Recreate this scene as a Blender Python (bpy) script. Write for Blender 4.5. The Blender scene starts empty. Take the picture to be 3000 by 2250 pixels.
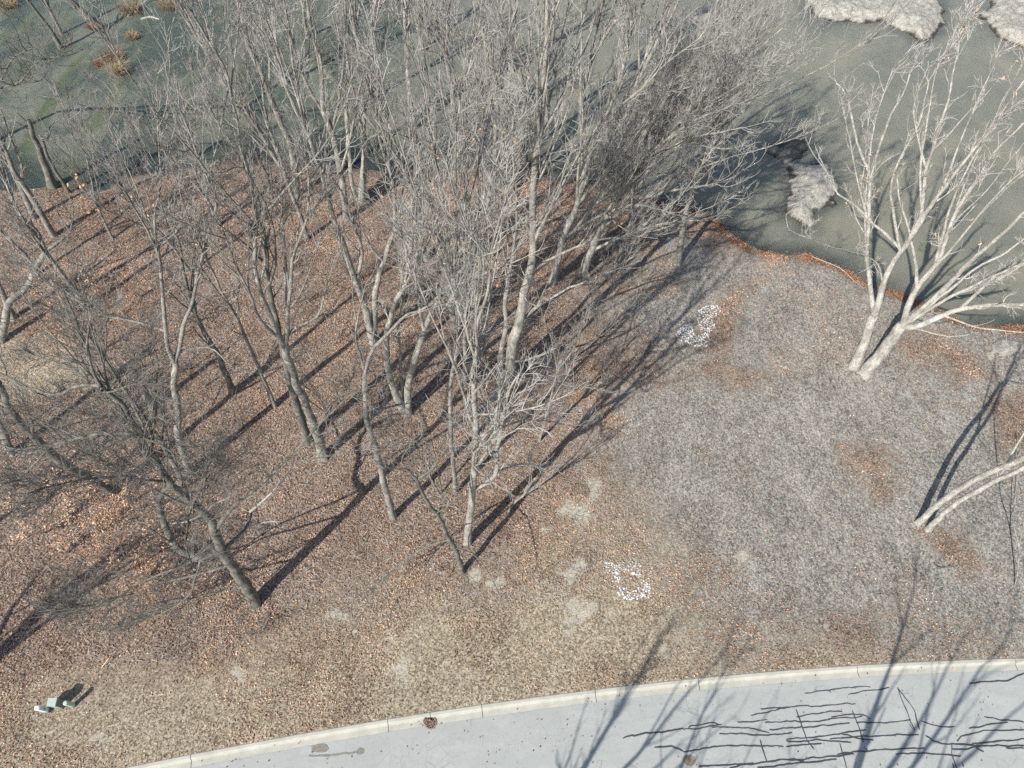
import bpy, math, random
import numpy as np
from mathutils import Matrix, Vector

rng = np.random.default_rng(7)
random.seed(7)
S = bpy.context.scene
C = S.collection

# ------------------------------------------------------------------ camera, sky, sun, exposure
CAM_H = 40.0
TILT = math.radians(33.0)            # away from straight down
FOCAL = 2001.0                       # focal length in pixels of the 3000 px wide photograph
cam = bpy.data.objects.new('camera', bpy.data.cameras.new('camera'))
C.objects.link(cam)
cam.location = (0, 0, CAM_H)
cam.rotation_euler = (TILT, 0, 0)
cam.data.sensor_width = 36.0
cam.data.lens = 36.0 * FOCAL / 3000.0
cam.data.clip_end = 3000
S.camera = cam

SUN_EL = math.radians(40.0)
SHADOW_AZ = math.radians(51.0)       # direction in which shadows fall, from +x towards +y
to_sun = Vector((-math.cos(SHADOW_AZ) * math.cos(SUN_EL), -math.sin(SHADOW_AZ) * math.cos(SUN_EL), math.sin(SUN_EL)))
W = bpy.data.worlds.new('World')
S.world = W
W.use_nodes = True
nt = W.node_tree
sky = nt.nodes.new('ShaderNodeTexSky')
sky.sky_type = 'NISHITA'
sky.sun_disc = False
sky.sun_elevation = SUN_EL
sky.sun_rotation = math.atan2(to_sun.x, to_sun.y)
bg = nt.nodes['Background']
bg.inputs['Strength'].default_value = 0.105
nt.links.new(sky.outputs['Color'], bg.inputs['Color'])
sd = bpy.data.lights.new('sun', 'SUN')
sd.energy = 4.5
sd.angle = math.radians(0.5)
sd.color = (1.0, 0.966, 0.898)
sun = bpy.data.objects.new('sun', sd)
C.objects.link(sun)
sun.rotation_euler = to_sun.to_track_quat('Z', 'Y').to_euler()
S.view_settings.view_transform = 'Standard'
S.view_settings.look = 'None'
S.view_settings.gamma = 1
S.view_settings.use_curve_mapping = False
S.view_settings.exposure = 0.5
S.cycles.use_denoising = False
S.cycles.max_bounces = 6
S.cycles.diffuse_bounces = 3

WATER_Z = -0.45
ROAD_Z = -0.10
UP = np.array([0., 0., 1.])

# ------------------------------------------------------------------ helpers
def ray(x, y):
    dx = (x - 1500) / FOCAL
    dy = (1125 - y) / FOCAL
    s, c = math.sin(TILT), math.cos(TILT)
    return np.array([dx, s + dy * c, -c + dy * s])

def at(x, y, z=0.0):
    """world point at height z seen at photo position x, y"""
    d = ray(x, y)
    t = (z - CAM_H) / d[2]
    return np.array([d[0] * t, d[1] * t, z])

def proj(P):
    P = np.asarray(P, float)
    s, c = math.sin(TILT), math.cos(TILT)
    q = P - np.array([0, 0, CAM_H])
    depth = q[..., 1] * s - q[..., 2] * c
    up = q[..., 1] * c + q[..., 2] * s
    return 1500 + FOCAL * q[..., 0] / depth, 1125 - FOCAL * up / depth

def depth_of(P):
    return (P[1] * math.sin(TILT) - (P[2] - CAM_H) * math.cos(TILT))

def closest_on_ray(x, y, a, d):
    """point on the viewing ray of x, y closest to the line a + s d"""
    r = ray(x, y); r = r / np.linalg.norm(r)
    d = d / np.linalg.norm(d)
    w = np.array([0, 0, CAM_H]) - a
    b = r @ d
    t = (b * (d @ w) - (r @ w)) / (1 - b * b)
    return np.array([0, 0, CAM_H]) + r * t

def vnoise(x, y, cell, seed):
    r = np.random.default_rng(seed)
    g = r.random((256, 256))
    u = x / cell + 1000.5; v = y / cell + 1000.5
    i = np.floor(u).astype(int); j = np.floor(v).astype(int)
    fu = u - i; fv = v - j
    fu = fu * fu * (3 - 2 * fu); fv = fv * fv * (3 - 2 * fv)
    i0 = i % 256; j0 = j % 256; i1 = (i + 1) % 256; j1 = (j + 1) % 256
    return (g[i0, j0] * (1 - fu) + g[i1, j0] * fu) * (1 - fv) + (g[i0, j1] * (1 - fu) + g[i1, j1] * fu) * fv

def fbm(x, y, cell, seed, n=4):
    out = 0; a = 1; tot = 0
    for k in range(n):
        out = out + a * vnoise(x, y, cell / 2 ** k, seed + k); tot += a; a *= .55
    return out / tot

def seg_dist(px, py, poly, closed=False):
    """distance to a polyline"""
    pts = list(poly) + ([poly[0]] if closed else [])
    best = np.full(px.shape, 1e9)
    for (ax, ay), (bx, by) in zip(pts[:-1], pts[1:]):
        vx, vy = bx - ax, by - ay
        t = np.clip(((px - ax) * vx + (py - ay) * vy) / (vx * vx + vy * vy + 1e-9), 0, 1)
        best = np.minimum(best, np.hypot(px - ax - t * vx, py - ay - t * vy))
    return best

def inside(px, py, poly):
    res = np.zeros(px.shape, bool)
    n = len(poly)
    for k in range(n):
        x1, y1 = poly[k]; x2, y2 = poly[(k + 1) % n]
        cond = ((y1 > py) != (y2 > py)) & (px < (x2 - x1) * (py - y1) / (y2 - y1 + 1e-12) + x1)
        res ^= cond
    return res

def poly_field(px, py, poly):
    d = seg_dist(px, py, poly, True)
    return np.where(inside(px, py, poly), d, -d)

def sstep(a, b, x):
    t = np.clip((x - a) / (b - a), 0, 1)
    return t * t * (3 - 2 * t)

def mesh_np(name, V, F, mat=None, smooth=True):
    """V (n,3); F list of (m,k) index arrays"""
    me = bpy.data.meshes.new(name)
    V = np.ascontiguousarray(V, dtype=np.float32)
    me.vertices.add(len(V)); me.vertices.foreach_set('co', V.ravel())
    F = [np.asarray(f, dtype=np.int32) for f in F if len(f)]
    tot = np.concatenate([np.full(len(f), f.shape[1], np.int32) for f in F])
    idx = np.concatenate([f.ravel() for f in F])
    me.loops.add(len(idx)); me.loops.foreach_set('vertex_index', idx)
    me.polygons.add(len(tot))
    st = np.zeros(len(tot), np.int32); st[1:] = np.cumsum(tot)[:-1]
    me.polygons.foreach_set('loop_start', st)
    try: me.polygons.foreach_set('loop_total', tot)
    except Exception: pass
    me.polygons.foreach_set('use_smooth', np.full(len(tot), smooth, bool))
    me.update(calc_edges=True)
    if mat: me.materials.append(mat)
    return me

def link(name, me, parent=None):
    o = bpy.data.objects.new(name, me)
    C.objects.link(o)
    if parent is not None: o.parent = parent
    return o

def tag(o, label=None, cat=None, group=None, kind=None):
    if label: o['label'] = label
    if cat: o['category'] = cat
    if group: o['group'] = group
    if kind: o['kind'] = kind
    return o

def thing(name, loc, label, cat, group=None):
    o = bpy.data.objects.new(name, None)
    o.empty_display_size = 0.3
    o.location = tuple(float(v) for v in loc)
    C.objects.link(o)
    return tag(o, label, cat, group)

def fattr(me, name, vals):
    a = me.attributes.new(name, 'FLOAT', 'POINT')
    a.data.foreach_set('value', np.ascontiguousarray(vals, dtype=np.float32))

def cattr(me, name, cols):
    a = me.attributes.new(name, 'FLOAT_COLOR', 'POINT')
    c = np.ones((len(cols), 4), np.float32); c[:, :3] = cols
    a.data.foreach_set('color', c.ravel())

def grid_mesh(name, xs, ys, zf, mat):
    X, Y = np.meshgrid(xs, ys)
    Z = zf(X, Y)
    V = np.stack([X.ravel(), Y.ravel(), Z.ravel()], 1)
    nx, ny = len(xs), len(ys)
    I = np.arange(nx * ny).reshape(ny, nx)
    F = np.stack([I[:-1, :-1].ravel(), I[:-1, 1:].ravel(), I[1:, 1:].ravel(), I[1:, :-1].ravel()], 1)
    return mesh_np(name, V, [F], mat), X.ravel(), Y.ravel(), Z.ravel()

# ------------------------------------------------------------------ materials
class NB:
    def __init__(self, name):
        self.m = bpy.data.materials.new(name); self.m.use_nodes = True
        self.t = self.m.node_tree; self.b = self.t.nodes['Principled BSDF']
        self.b.inputs['Specular IOR Level'].default_value = 0.25
        self.co = self.t.nodes.new('ShaderNodeTexCoord').outputs['Object']
    def n(self, kind, **kw):
        x = self.t.nodes.new(kind)
        for k, v in kw.items(): setattr(x, k, v)
        return x
    def l(self, a, b): self.t.links.new(a, b)
    def noise(self, scale, detail=4, rough=.6, vec=None, stretch=None, dist=0.0):
        x = self.n('ShaderNodeTexNoise')
        x.inputs['Scale'].default_value = scale; x.inputs['Detail'].default_value = detail
        x.inputs['Roughness'].default_value = rough; x.inputs['Distortion'].default_value = dist
        v = vec or self.co
        if stretch:
            mp = self.n('ShaderNodeMapping'); mp.inputs['Scale'].default_value = stretch[:3]
            if len(stretch) > 3: mp.inputs['Rotation'].default_value = (0, 0, stretch[3])
            self.l(v, mp.inputs['Vector']); v = mp.outputs['Vector']
        self.l(v, x.inputs['Vector'])
        return x.outputs['Fac']
    def ramp(self, fac, stops):
        r = self.n('ShaderNodeValToRGB'); e = r.color_ramp.elements
        while len(e) > 1: e.remove(e[-1])
        e[0].position = stops[0][0]; e[0].color = (*stops[0][1], 1)
        for p, c in stops[1:]:
            q = e.new(p); q.color = (*c, 1)
        self.l(fac, r.inputs['Fac']); return r.outputs['Color']
    def mix(self, fac, a, b, mode='MIX'):
        x = self.n('ShaderNodeMix', data_type='RGBA', blend_type=mode)
        for s, v in ((x.inputs['Factor'], fac), (x.inputs['A'], a), (x.inputs['B'], b)):
            if hasattr(v, 'is_linked'): self.l(v, s)
            elif isinstance(v, (int, float)): s.default_value = v
            else: s.default_value = (*v, 1)
        return x.outputs['Result']
    def math(self, op, a, b=None, c=None, clamp=False):
        x = self.n('ShaderNodeMath', operation=op, use_clamp=clamp)
        for s, v in zip(x.inputs, (a, b, c)):
            if v is None: continue
            if hasattr(v, 'is_linked'): self.l(v, s)
            else: s.default_value = v
        return x.outputs[0]
    def attr(self, name, col=False):
        x = self.n('ShaderNodeAttribute', attribute_name=name)
        return x.outputs['Color' if col else 'Fac']
    def sharp(self, fac, lo, hi):
        x = self.n('ShaderNodeMapRange'); x.inputs['From Min'].default_value = lo; x.inputs['From Max'].default_value = hi
        self.l(fac, x.inputs['Value']); return x.outputs['Result']
    def bump(self, h, strength=.5, dist=.02):
        x = self.n('ShaderNodeBump'); x.inputs['Strength'].default_value = strength; x.inputs['Distance'].default_value = dist
        self.l(h, x.inputs['Height']); self.l(x.outputs['Normal'], self.b.inputs['Normal'])
    def base(self, c, rough=.9):
        if hasattr(c, 'is_linked'): self.l(c, self.b.inputs['Base Color'])
        else: self.b.inputs['Base Color'].default_value = (*c, 1)
        self.b.inputs['Roughness'].default_value = rough
        return self.m

def bark(name, dark, mid, light, patch=None):
    q = NB(name)
    f = q.noise(4.0, 7, .75, stretch=(1, 1, .4))
    c = q.ramp(f, [(.34, dark), (.5, mid), (.64, light)])
    blot = q.noise(1.9, 6, .7, stretch=(1, 1, .6))
    c = q.mix(q.math('MULTIPLY', q.sharp(blot, .5, .6), .7), c, tuple(v * .62 for v in mid))
    c = q.mix(q.math('MULTIPLY', q.sharp(blot, .46, .38), .5), c, light)
    if patch:
        c = q.mix(q.math('MULTIPLY', q.sharp(q.noise(.8, 5, .65), .5, .62), .7), c, patch)
    fine = q.noise(22, 5, .8, stretch=(1, 1, .3))
    c = q.mix(.75, c, q.mix(1.0, c, q.ramp(fine, [(.38, (.45, .44, .42)), (.6, (1.2, 1.2, 1.18))]), 'MULTIPLY'))
    q.base(c, .92); q.bump(q.math('ADD', fine, blot), .9, .05)
    return q.m

M_WHITE = bark('bark_white', (.27, .25, .22), (.46, .44, .40), (.62, .60, .56))
M_PALE = bark('bark_pale', (.20, .185, .16), (.38, .36, .32), (.54, .52, .475))
M_GREY = bark('bark_grey', (.14, .13, .115), (.28, .263, .235), (.45, .43, .39), (.44, .42, .38))
M_DARK = bark('bark_dark', (.075, .07, .06), (.185, .175, .152), (.32, .305, .27), (.19, .195, .16))
M_DEAD = bark('bark_dead_wood', (.36, .34, .31), (.52, .50, .46), (.64, .62, .58))
def twigmat(name, a, b):
    q = NB(name)
    oi = q.n('ShaderNodeObjectInfo')
    c = q.ramp(q.noise(.9, 3), [(.35, a), (.65, b)])
    q.base(c, .8); return q.m
M_TW_PALE = twigmat('twig_pale', (.28, .268, .245), (.47, .455, .42))
M_TW_WHITE = twigmat('twig_white', (.42, .39, .35), (.60, .57, .52))
M_TW_GREY = twigmat('twig_grey', (.20, .187, .17), (.40, .378, .345))
M_TW_DARK = twigmat('twig_dark', (.11, .102, .09), (.25, .235, .21))
M_TW_MAUVE = twigmat('twig_mauve', (.20, .17, .162), (.37, .33, .31))
BARKS = {'white': (M_WHITE, M_TW_WHITE), 'pale': (M_PALE, M_TW_PALE), 'grey': (M_GREY, M_TW_GREY), 'dark': (M_DARK, M_TW_DARK), 'mauve': (M_GREY, M_TW_MAUVE)}

def colour_attr_mat(name, rough=.85, trans=0.0):
    q = NB(name)
    return q.base(q.attr('tint', True), rough)
M_LEAF = colour_attr_mat('dead_leaf')
M_CHIP = colour_attr_mat('debris_chip')

# ground
q = NB('ground_soil')
fine = q.noise(9, 8, .75)
fine2 = q.noise(3.2, 6, .7, dist=.6)
streak = q.noise(7, 6, .75, stretch=(1, .28, 1, .9))
speck = q.n('ShaderNodeTexVoronoi'); speck.inputs['Scale'].default_value = 11; q.l(q.co, speck.inputs['Vector'])
sp = speck.outputs['Color']
spv = q.n('ShaderNodeSeparateColor'); q.l(sp, spv.inputs[0])
big = q.noise(.55, 6, .68, stretch=(1, .55, 1, .75), dist=.5)
leafc = q.ramp(q.math('ADD', q.math('MULTIPLY', fine, .5), q.math('ADD', q.math('MULTIPLY', spv.outputs[0], .3), q.math('MULTIPLY', big, .2))),
               [(.34, (.07, .048, .036)), (.45, (.165, .118, .088)), (.55, (.275, .205, .155)), (.68, (.42, .33, .255))])
greyc = q.ramp(q.math('ADD', q.math('MULTIPLY', big, .32), q.math('ADD', q.math('MULTIPLY', streak, .43), q.math('MULTIPLY', spv.outputs[1], .25))),
               [(.34, (.108, .098, .083)), (.45, (.21, .195, .167)), (.53, (.305, .285, .246)), (.66, (.44, .415, .363))])
grassc = q.ramp(q.math('ADD', q.math('MULTIPLY', fine, .5), q.math('ADD', q.math('MULTIPLY', spv.outputs[2], .3), q.math('MULTIPLY', big, .2))),
                [(.32, (.145, .112, .075)), (.45, (.285, .234, .165)), (.56, (.40, .34, .25)), (.70, (.54, .475, .36))])
orangec = q.ramp(fine, [(.3, (.09, .04, .02)), (.5, (.22, .105, .052)), (.7, (.38, .22, .13))])
sandc = q.ramp(fine, [(.35, (.33, .30, .235)), (.65, (.52, .48, .39))])
brk = q.noise(1.6, 7, .72)
def edge(attr, w=.5):
    v = q.math('ADD', q.attr(attr), q.math('MULTIPLY', q.math('SUBTRACT', brk, .5), 1.3))
    return q.sharp(v, .5 - w / 2, .5 + w / 2)
col = q.mix(edge('grass'), leafc, grassc)
col = q.mix(edge('grey'), col, greyc)
col = q.mix(edge('litter'), col, leafc)
col = q.mix(q.sharp(q.math('ADD', q.attr('sand'), q.math('MULTIPLY', q.math('SUBTRACT', brk, .5), 1.0)), .4, .75), col, sandc)
col = q.mix(edge('orange', .2), col, orangec)
col = q.mix(q.attr('wet'), col, q.mix(1.0, col, (.35, .34, .33), 'MULTIPLY'))
q.base(col, .95)
q.bump(q.math('ADD', q.math('MULTIPLY', fine, .6), q.math('MULTIPLY', fine2, .8)), .9, .12)
M_GROUND = q.m

# dried mud of the mounds
q = NB('dried_mud')
a = q.noise(2.6, 8, .72, dist=.8); b = q.noise(9, 7, .75)
c = q.ramp(q.math('ADD', q.math('MULTIPLY', a, .55), q.math('MULTIPLY', b, .45)), [(.38, (.14, .125, .10)), (.46, (.36, .335, .285)), (.54, (.50, .475, .415)), (.66, (.62, .595, .53))])
c = q.mix(q.attr('dark'), c, q.ramp(b, [(.35, (.025, .025, .026)), (.6, (.09, .085, .08)), (.75, (.3, .29, .27))]))
c = q.mix(q.attr('wet'), c, q.ramp(b, [(.3, (.03, .026, .02)), (.55, (.075, .065, .05)), (.75, (.2, .16, .11))]))
q.base(c, .9); q.bump(q.math('ADD', a, b), 1.0, .15)
M_MUD = q.m

# murky water
q = NB('murky_water')
n1 = q.noise(.11, 4, .55, dist=1.2)
c = q.ramp(n1, [(.3, (.185, .185, .153)), (.5, (.23, .224, .177)), (.7, (.275, .26, .193))])
n2 = q.noise(.3, 5, .6, stretch=(1, .3, 1, -.8), dist=.8)
c = q.mix(q.math('MULTIPLY', q.sharp(n2, .48, .66), q.attr('algae_shade')), c, (.125, .14, .055))
c = q.mix(q.math('MULTIPLY', q.sharp(q.noise(.14, 5, .65, stretch=(1, .5, 1, -.8), dist=1.5), .42, .56), q.math('MULTIPLY', q.attr('algae_shade'), .85)), c, (.04, .062, .056))  # dark bands: tree shade painted into the water colour
c = q.mix(q.math('MULTIPLY', q.attr('algae_shade'), .45), c, (.085, .105, .075))
c = q.mix(q.attr('edge'), c, (.02, .031, .036))  # shade and dark reflections by the banks painted into the colour
q.base(c, .12)
q.b.subsurface_method = 'RANDOM_WALK'
q.b.inputs['Subsurface Weight'].default_value = 1.0
q.b.inputs['Subsurface Radius'].default_value = (1.0, 1.0, .8)
q.b.inputs['Subsurface Scale'].default_value = .45
q.b.inputs['IOR'].default_value = 1.33
q.b.inputs['Specular IOR Level'].default_value = .5
q.bump(q.noise(1.5, 3), .06, .05)
M_WATER = q.m

# road and concrete
q = NB('road_asphalt')
a = q.noise(30, 6, .8); b = q.noise(.35, 4, .6, dist=.5); g = q.noise(4, 5, .65)
c = q.ramp(b, [(.3, (.315, .325, .305)), (.7, (.385, .395, .37))])
c = q.mix(.5, c, q.ramp(a, [(.3, (.20, .205, .195)), (.5, (.36, .37, .35)), (.75, (.53, .54, .515))]))
c = q.mix(q.math('MULTIPLY', q.sharp(g, .52, .68), .4), c, (.27, .278, .262))
c = q.mix(q.math('MULTIPLY', q.sharp(q.noise(1.1, 7, .75, stretch=(.35, 1, 1, .12)), .5, .62), .35), c, (.44, .45, .425))
c = q.mix(q.math('MULTIPLY', q.sharp(q.noise(2.6, 8, .8), .62, .68), .5), c, (.22, .22, .205))
v = q.n('ShaderNodeTexVoronoi', feature='DISTANCE_TO_EDGE'); v.inputs['Scale'].default_value = 1.5
mp = q.mix(.12, q.co, q.n('ShaderNodeTexNoise').outputs['Color']); q.l(mp, v.inputs['Vector'])
crack = q.math('MULTIPLY', q.math('LESS_THAN', v.outputs['Distance'], .012), q.sharp(q.noise(.25, 3), .5, .6))
c = q.mix(q.math('MULTIPLY', crack, .4), c, (.13, .13, .135))
q.base(c, .93); q.bump(a, .4, .01)
M_ROAD = q.m
q = NB('kerb_concrete')
a = q.noise(22, 6, .75); b = q.noise(1.3, 5, .6)
c = q.ramp(b, [(.3, (.34, .325, .27)), (.55, (.45, .434, .37)), (.75, (.52, .505, .44))])
c = q.mix(.35, c, q.ramp(a, [(.3, (.28, .27, .235)), (.6, (.54, .525, .465))]))
c = q.mix(q.math('MULTIPLY', q.sharp(q.noise(2.2, 6, .7, stretch=(.3, 1, 1)), .58, .72), .45), c, (.25, .24, .22))
q.base(c, .9); q.bump(a, .3, .01)
M_KERB = q.m
M_TAR = NB('crack_tar').base((.055, .058, .065), .6)
q = NB('old_stain'); M_STAIN = q.base(q.ramp(q.noise(9, 5, .7), [(.3, (.15, .14, .12)), (.6, (.235, .225, .195)), (.8, (.34, .33, .30))]), .9)
q = NB('mud_splash'); M_SPLASH = q.base(q.ramp(q.noise(6, 5, .7), [(.3, (.13, .11, .075)), (.6, (.24, .21, .16)), (.75, (.38, .36, .31))]), .9)
q = NB('rusty_iron'); M_RUST = q.base(q.ramp(q.noise(18, 5, .7), [(.3, (.16, .10, .08)), (.6, (.30, .22, .185)), (.8, (.42, .35, .31))]), .75)
M_PIT = NB('drain_pit').base((.012, .012, .012), 1)
q = NB('white_limestone'); M_STONE = q.base(q.ramp(q.noise(6, 5, .6), [(.3, (.46, .465, .46)), (.6, (.70, .70, .69))]), .8)
q.bump(q.noise(12), .5, .02)
def paint(name, c):
    q = NB(name)
    k = q.noise(7, 4)
    return q.base(q.mix(q.math('MULTIPLY', q.sharp(k, .5, .75), .25), c, tuple(v * .7 for v in c)), .5)
M_BOX1 = paint('pedestal_pale_green', (.66, .70, .67))
M_BOX2 = paint('cabinet_grey_green', (.33, .37, .355))
M_BOX3 = paint('pedestal_sage_green', (.46, .54, .43))
M_BOXD = paint('cabinet_trim', (.16, .2, .18))
M_STRAW = NB('fresh_wood').base((.62, .50, .27), .8)

# ------------------------------------------------------------------ shoreline, kerb line and zones in world metres
shore_px = [(-900, 500), (-300, 520), (0, 560), (150, 545), (210, 550), (300, 560), (400, 515), (480, 500), (600, 480), (700, 465), (850, 475), (960, 480),
            (1130, 505), (1350, 490), (1500, 480), (1600, 515), (1800, 550), (1900, 580), (2000, 610), (2090, 633), (2122, 669), (2158, 696), (2217, 732),
            (2271, 746), (2384, 746), (2452, 777), (2520, 818), (2565, 842), (2642, 862), (2723, 892), (2769, 910), (2809, 933), (2859, 951), (2918, 955),
            (3000, 950), (3300, 940), (4200, 930)]
SHORE = [tuple(at(x, y, WATER_Z)[:2]) for x, y in shore_px]
SHORE_POLY = SHORE + [(400, 60), (400, 115), (-400, 115), (-400, 60)]

outer_px = [(407, 2241), (497, 2223), (678, 2193), (1000, 2130), (1136, 2106), (1411, 2065), (1741, 2022), (2000, 1994), (2181, 1975), (2407, 1957), (2678, 1941), (3000, 1929)]
inner_px = [(619, 2250), (1000, 2169), (1136, 2147), (1411, 2104), (1746, 2061), (2000, 2029), (2181, 2013), (2475, 1990), (2723, 1975), (3000, 1966)]
OP = np.array([at(x, y)[:2] for x, y in outer_px])
IP = np.array([at(x, y, ROAD_Z)[:2] for x, y in inner_px])
kf = np.polyfit(OP[:, 0], OP[:, 1], 3)
def kerb_y(x):
    x = np.asarray(x, float)
    xc = np.clip(x, OP[0, 0], OP[-1, 0])
    d = np.polyval(np.polyder(kf), xc)
    return np.polyval(kf, xc) + d * (x - xc)
KW = float(np.mean(kerb_y(IP[:, 0]) - IP[:, 1]))     # kerb + gutter width along y

def zone(px, py, pts, soft):
    poly = [tuple(at(x, y)[:2]) for x, y in pts]
    return np.clip(.5 + poly_field(px, py, poly) / soft, 0, 1)

grey_poly = [(2000, 690), (2130, 745), (2250, 775), (2400, 775), (2520, 850), (2640, 900), (2760, 940), (2900, 1000), (3200, 1010), (3300, 1890), (2900, 1880), (2700, 1850),
             (2450, 1830), (2200, 1850), (2080, 1760), (2000, 1600), (1880, 1480), (1800, 1330), (1830, 1180), (1960, 1080), (1940, 1000), (1760, 960), (1800, 860), (1900, 800)]
litter_polys = [[(2120, 850), (2230, 800), (2180, 900), (2130, 1010), (2060, 1010), (2000, 980)],
                [(2480, 1290), (2600, 1290), (2640, 1350), (2560, 1400), (2500, 1350)], [(2540, 1380), (2660, 1390), (2650, 1440), (2560, 1450)],
                [(2700, 1540), (2830, 1560), (2900, 1640), (2840, 1680), (2760, 1620)], [(2650, 960), (2800, 1010), (2900, 1100), (2800, 1120), (2680, 1050)],
                [(2880, 1150), (3100, 1150), (3100, 1350), (2920, 1330)], [(2130, 1060), (2250, 1090), (2180, 1150), (2080, 1120)],
                [(2400, 1820), (2560, 1830), (2560, 1900), (2420, 1900)], [(2050, 1020), (2120, 1060), (2080, 1110), (2000, 1100)]]
grass_poly = [(-600, 2150), (200, 2000), (600, 1960), (900, 1880), (900, 1760), (1150, 1720), (1500, 1700), (1560, 1560), (1600, 1420), (1760, 1450), (1900, 1560), (2050, 1700), (2100, 1850),
              (2500, 1890), (3400, 1900), (3400, 2600), (-600, 2600)]
bare_poly = [(-300, 1000), (40, 980), (180, 985), (260, 1040), (230, 1110), (100, 1180), (-300, 1200)]
sand_spots = [(990, 1790, .7), (1430, 1710, .6), (1670, 1680, .8), (1680, 1770, .6), (1730, 1790, 1.0), (1660, 1830, .7), (1370, 1700, .5), (1300, 1690, .4), (1040, 1850, .3), (1150, 1880, .45), (1170, 1980, .5),
              (1405, 1850, .25), (1200, 1930, .3), (700, 1960, .4), (300, 2170, .4), (2180, 1640, .7), (1930, 1890, .3), (2330, 1075, .4), (2910, 1030, .4), (1640, 1660, .4), (1690, 1500, .9), (1740, 1430, .8), (1590, 1540, .5), (2450, 1870, .4), (1830, 1130, .3)]

ang = None
def land_fields(X, Y):
    f = {}
    wat = poly_field(X, Y, SHORE_POLY)               # > 0 in the pond
    wat = wat + (fbm(X, Y, 2.2, 11) - .5) * .9 + (fbm(X, Y, .8, 15) - .5) * .5
    f['water'] = wat
    W1 = (fbm(X, Y, 5.0, 201) - .5) * 5; W2 = (fbm(X, Y, 5.0, 211) - .5) * 5
    f['grey'] = np.clip(zone(X + W1, Y + W2, grey_poly, 10.0) + .12, 0, 1)
    lit = np.zeros(X.shape)
    for p in litter_polys: lit = np.maximum(lit, zone(X + W1 * .6, Y + W2 * .6, p, 3.5) * .9)
    f['litter'] = lit
    g = zone(X + W2, Y + W1, grass_poly, 9.0)
    g = np.maximum(g, zone(X, Y, bare_poly, 3.0))
    f['grass'] = g
    s = np.zeros(X.shape)
    wv1 = (fbm(X, Y, .9, 301) - .5) * 2.6; wv2 = (fbm(X, Y, .9, 311) - .5) * 2.6
    for (x, y, r) in sand_spots:
        p = at(x, y)
        s = np.maximum(s, np.clip(1.15 - np.hypot(X - p[0] + wv1, (Y - p[1] + wv2) * 1.2) / (r * 1.5), 0, 1))
    f['sand'] = s
    f['orange'] = sstep(.38, .62, fbm(X, Y, 2.4, 57) + .03) * np.where(X > 9, 1, .55) * sstep(-1.7, -.5, wat) * (wat < .1) * np.where(X > 6, 1, .7)
    f['wet'] = sstep(-.35, .25, wat)
    return f

def zland(X, Y):
    wat = poly_field(X, Y, SHORE_POLY) + (fbm(X, Y, 2.2, 11) - .5) * .9 + (fbm(X, Y, .8, 15) - .5) * .5
    z = (fbm(X, Y, 1.3, 5) - .5) * .16 + (fbm(X, Y, 9, 9, 2) - .5) * .3
    near_k = Y - kerb_y(X)
    z = z * sstep(0, 2.5, near_k)
    z = z + np.where(near_k < 0, -.35 * sstep(-.03, -.2, near_k), 0)
    bank = sstep(-1.6, .25, wat)
    z = z * (1 - bank) + bank * (WATER_Z - .02)
    z = z - np.clip(wat - .1, 0, 4) * .4
    return z

def axis(a, b, step, far, k=14):
    core = np.arange(a, b + step, step)
    out = np.geomspace(step * 2, far, k)
    return np.concatenate([(core[0] - out)[::-1], core, core[-1] + out])

gx = axis(-62, 62, .3, 900); gy = axis(0, 62, .3, 900)
gy = np.unique(np.r_[gy[gy < .5], np.arange(.6, 9, .1), gy[gy > 9.1]])
me, GX, GY, GZ = grid_mesh('ground', gx, gy, zland, M_GROUND)
F = land_fields(GX, GY)
for k in ('grey', 'litter', 'grass', 'sand', 'orange', 'wet'): fattr(me, k, F[k])
ground = tag(link('ground', me), 'leaf covered woodland floor running into bare grey soil above the road', kind='structure')

# pond: a closed slab of murky water
wx = np.arange(-130, 131, 1.4); wy = np.arange(14, 120, 1.2)
Xw, Yw = np.meshgrid(wx, wy)
nv = Xw.size
top = np.stack([Xw.ravel(), Yw.ravel(), np.full(nv, WATER_Z)], 1)
bot = top.copy(); bot[:, 2] = -4.5
I = np.arange(nv).reshape(len(wy), len(wx))
ft = np.stack([I[:-1, :-1].ravel(), I[:-1, 1:].ravel(), I[1:, 1:].ravel(), I[1:, :-1].ravel()], 1)
fb = ft[:, ::-1] + nv
def wall(r): return np.stack([r[:-1], r[1:], r[1:] + nv, r[:-1] + nv], 1)
sides = [wall(I[0])[:, ::-1], wall(I[-1]), wall(I[:, 0]), wall(I[:, -1])[:, ::-1]]
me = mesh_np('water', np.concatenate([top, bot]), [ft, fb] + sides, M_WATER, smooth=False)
xx, yy = Xw.ravel(), Yw.ravel()
fw = poly_field(xx, yy, SHORE_POLY)
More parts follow.
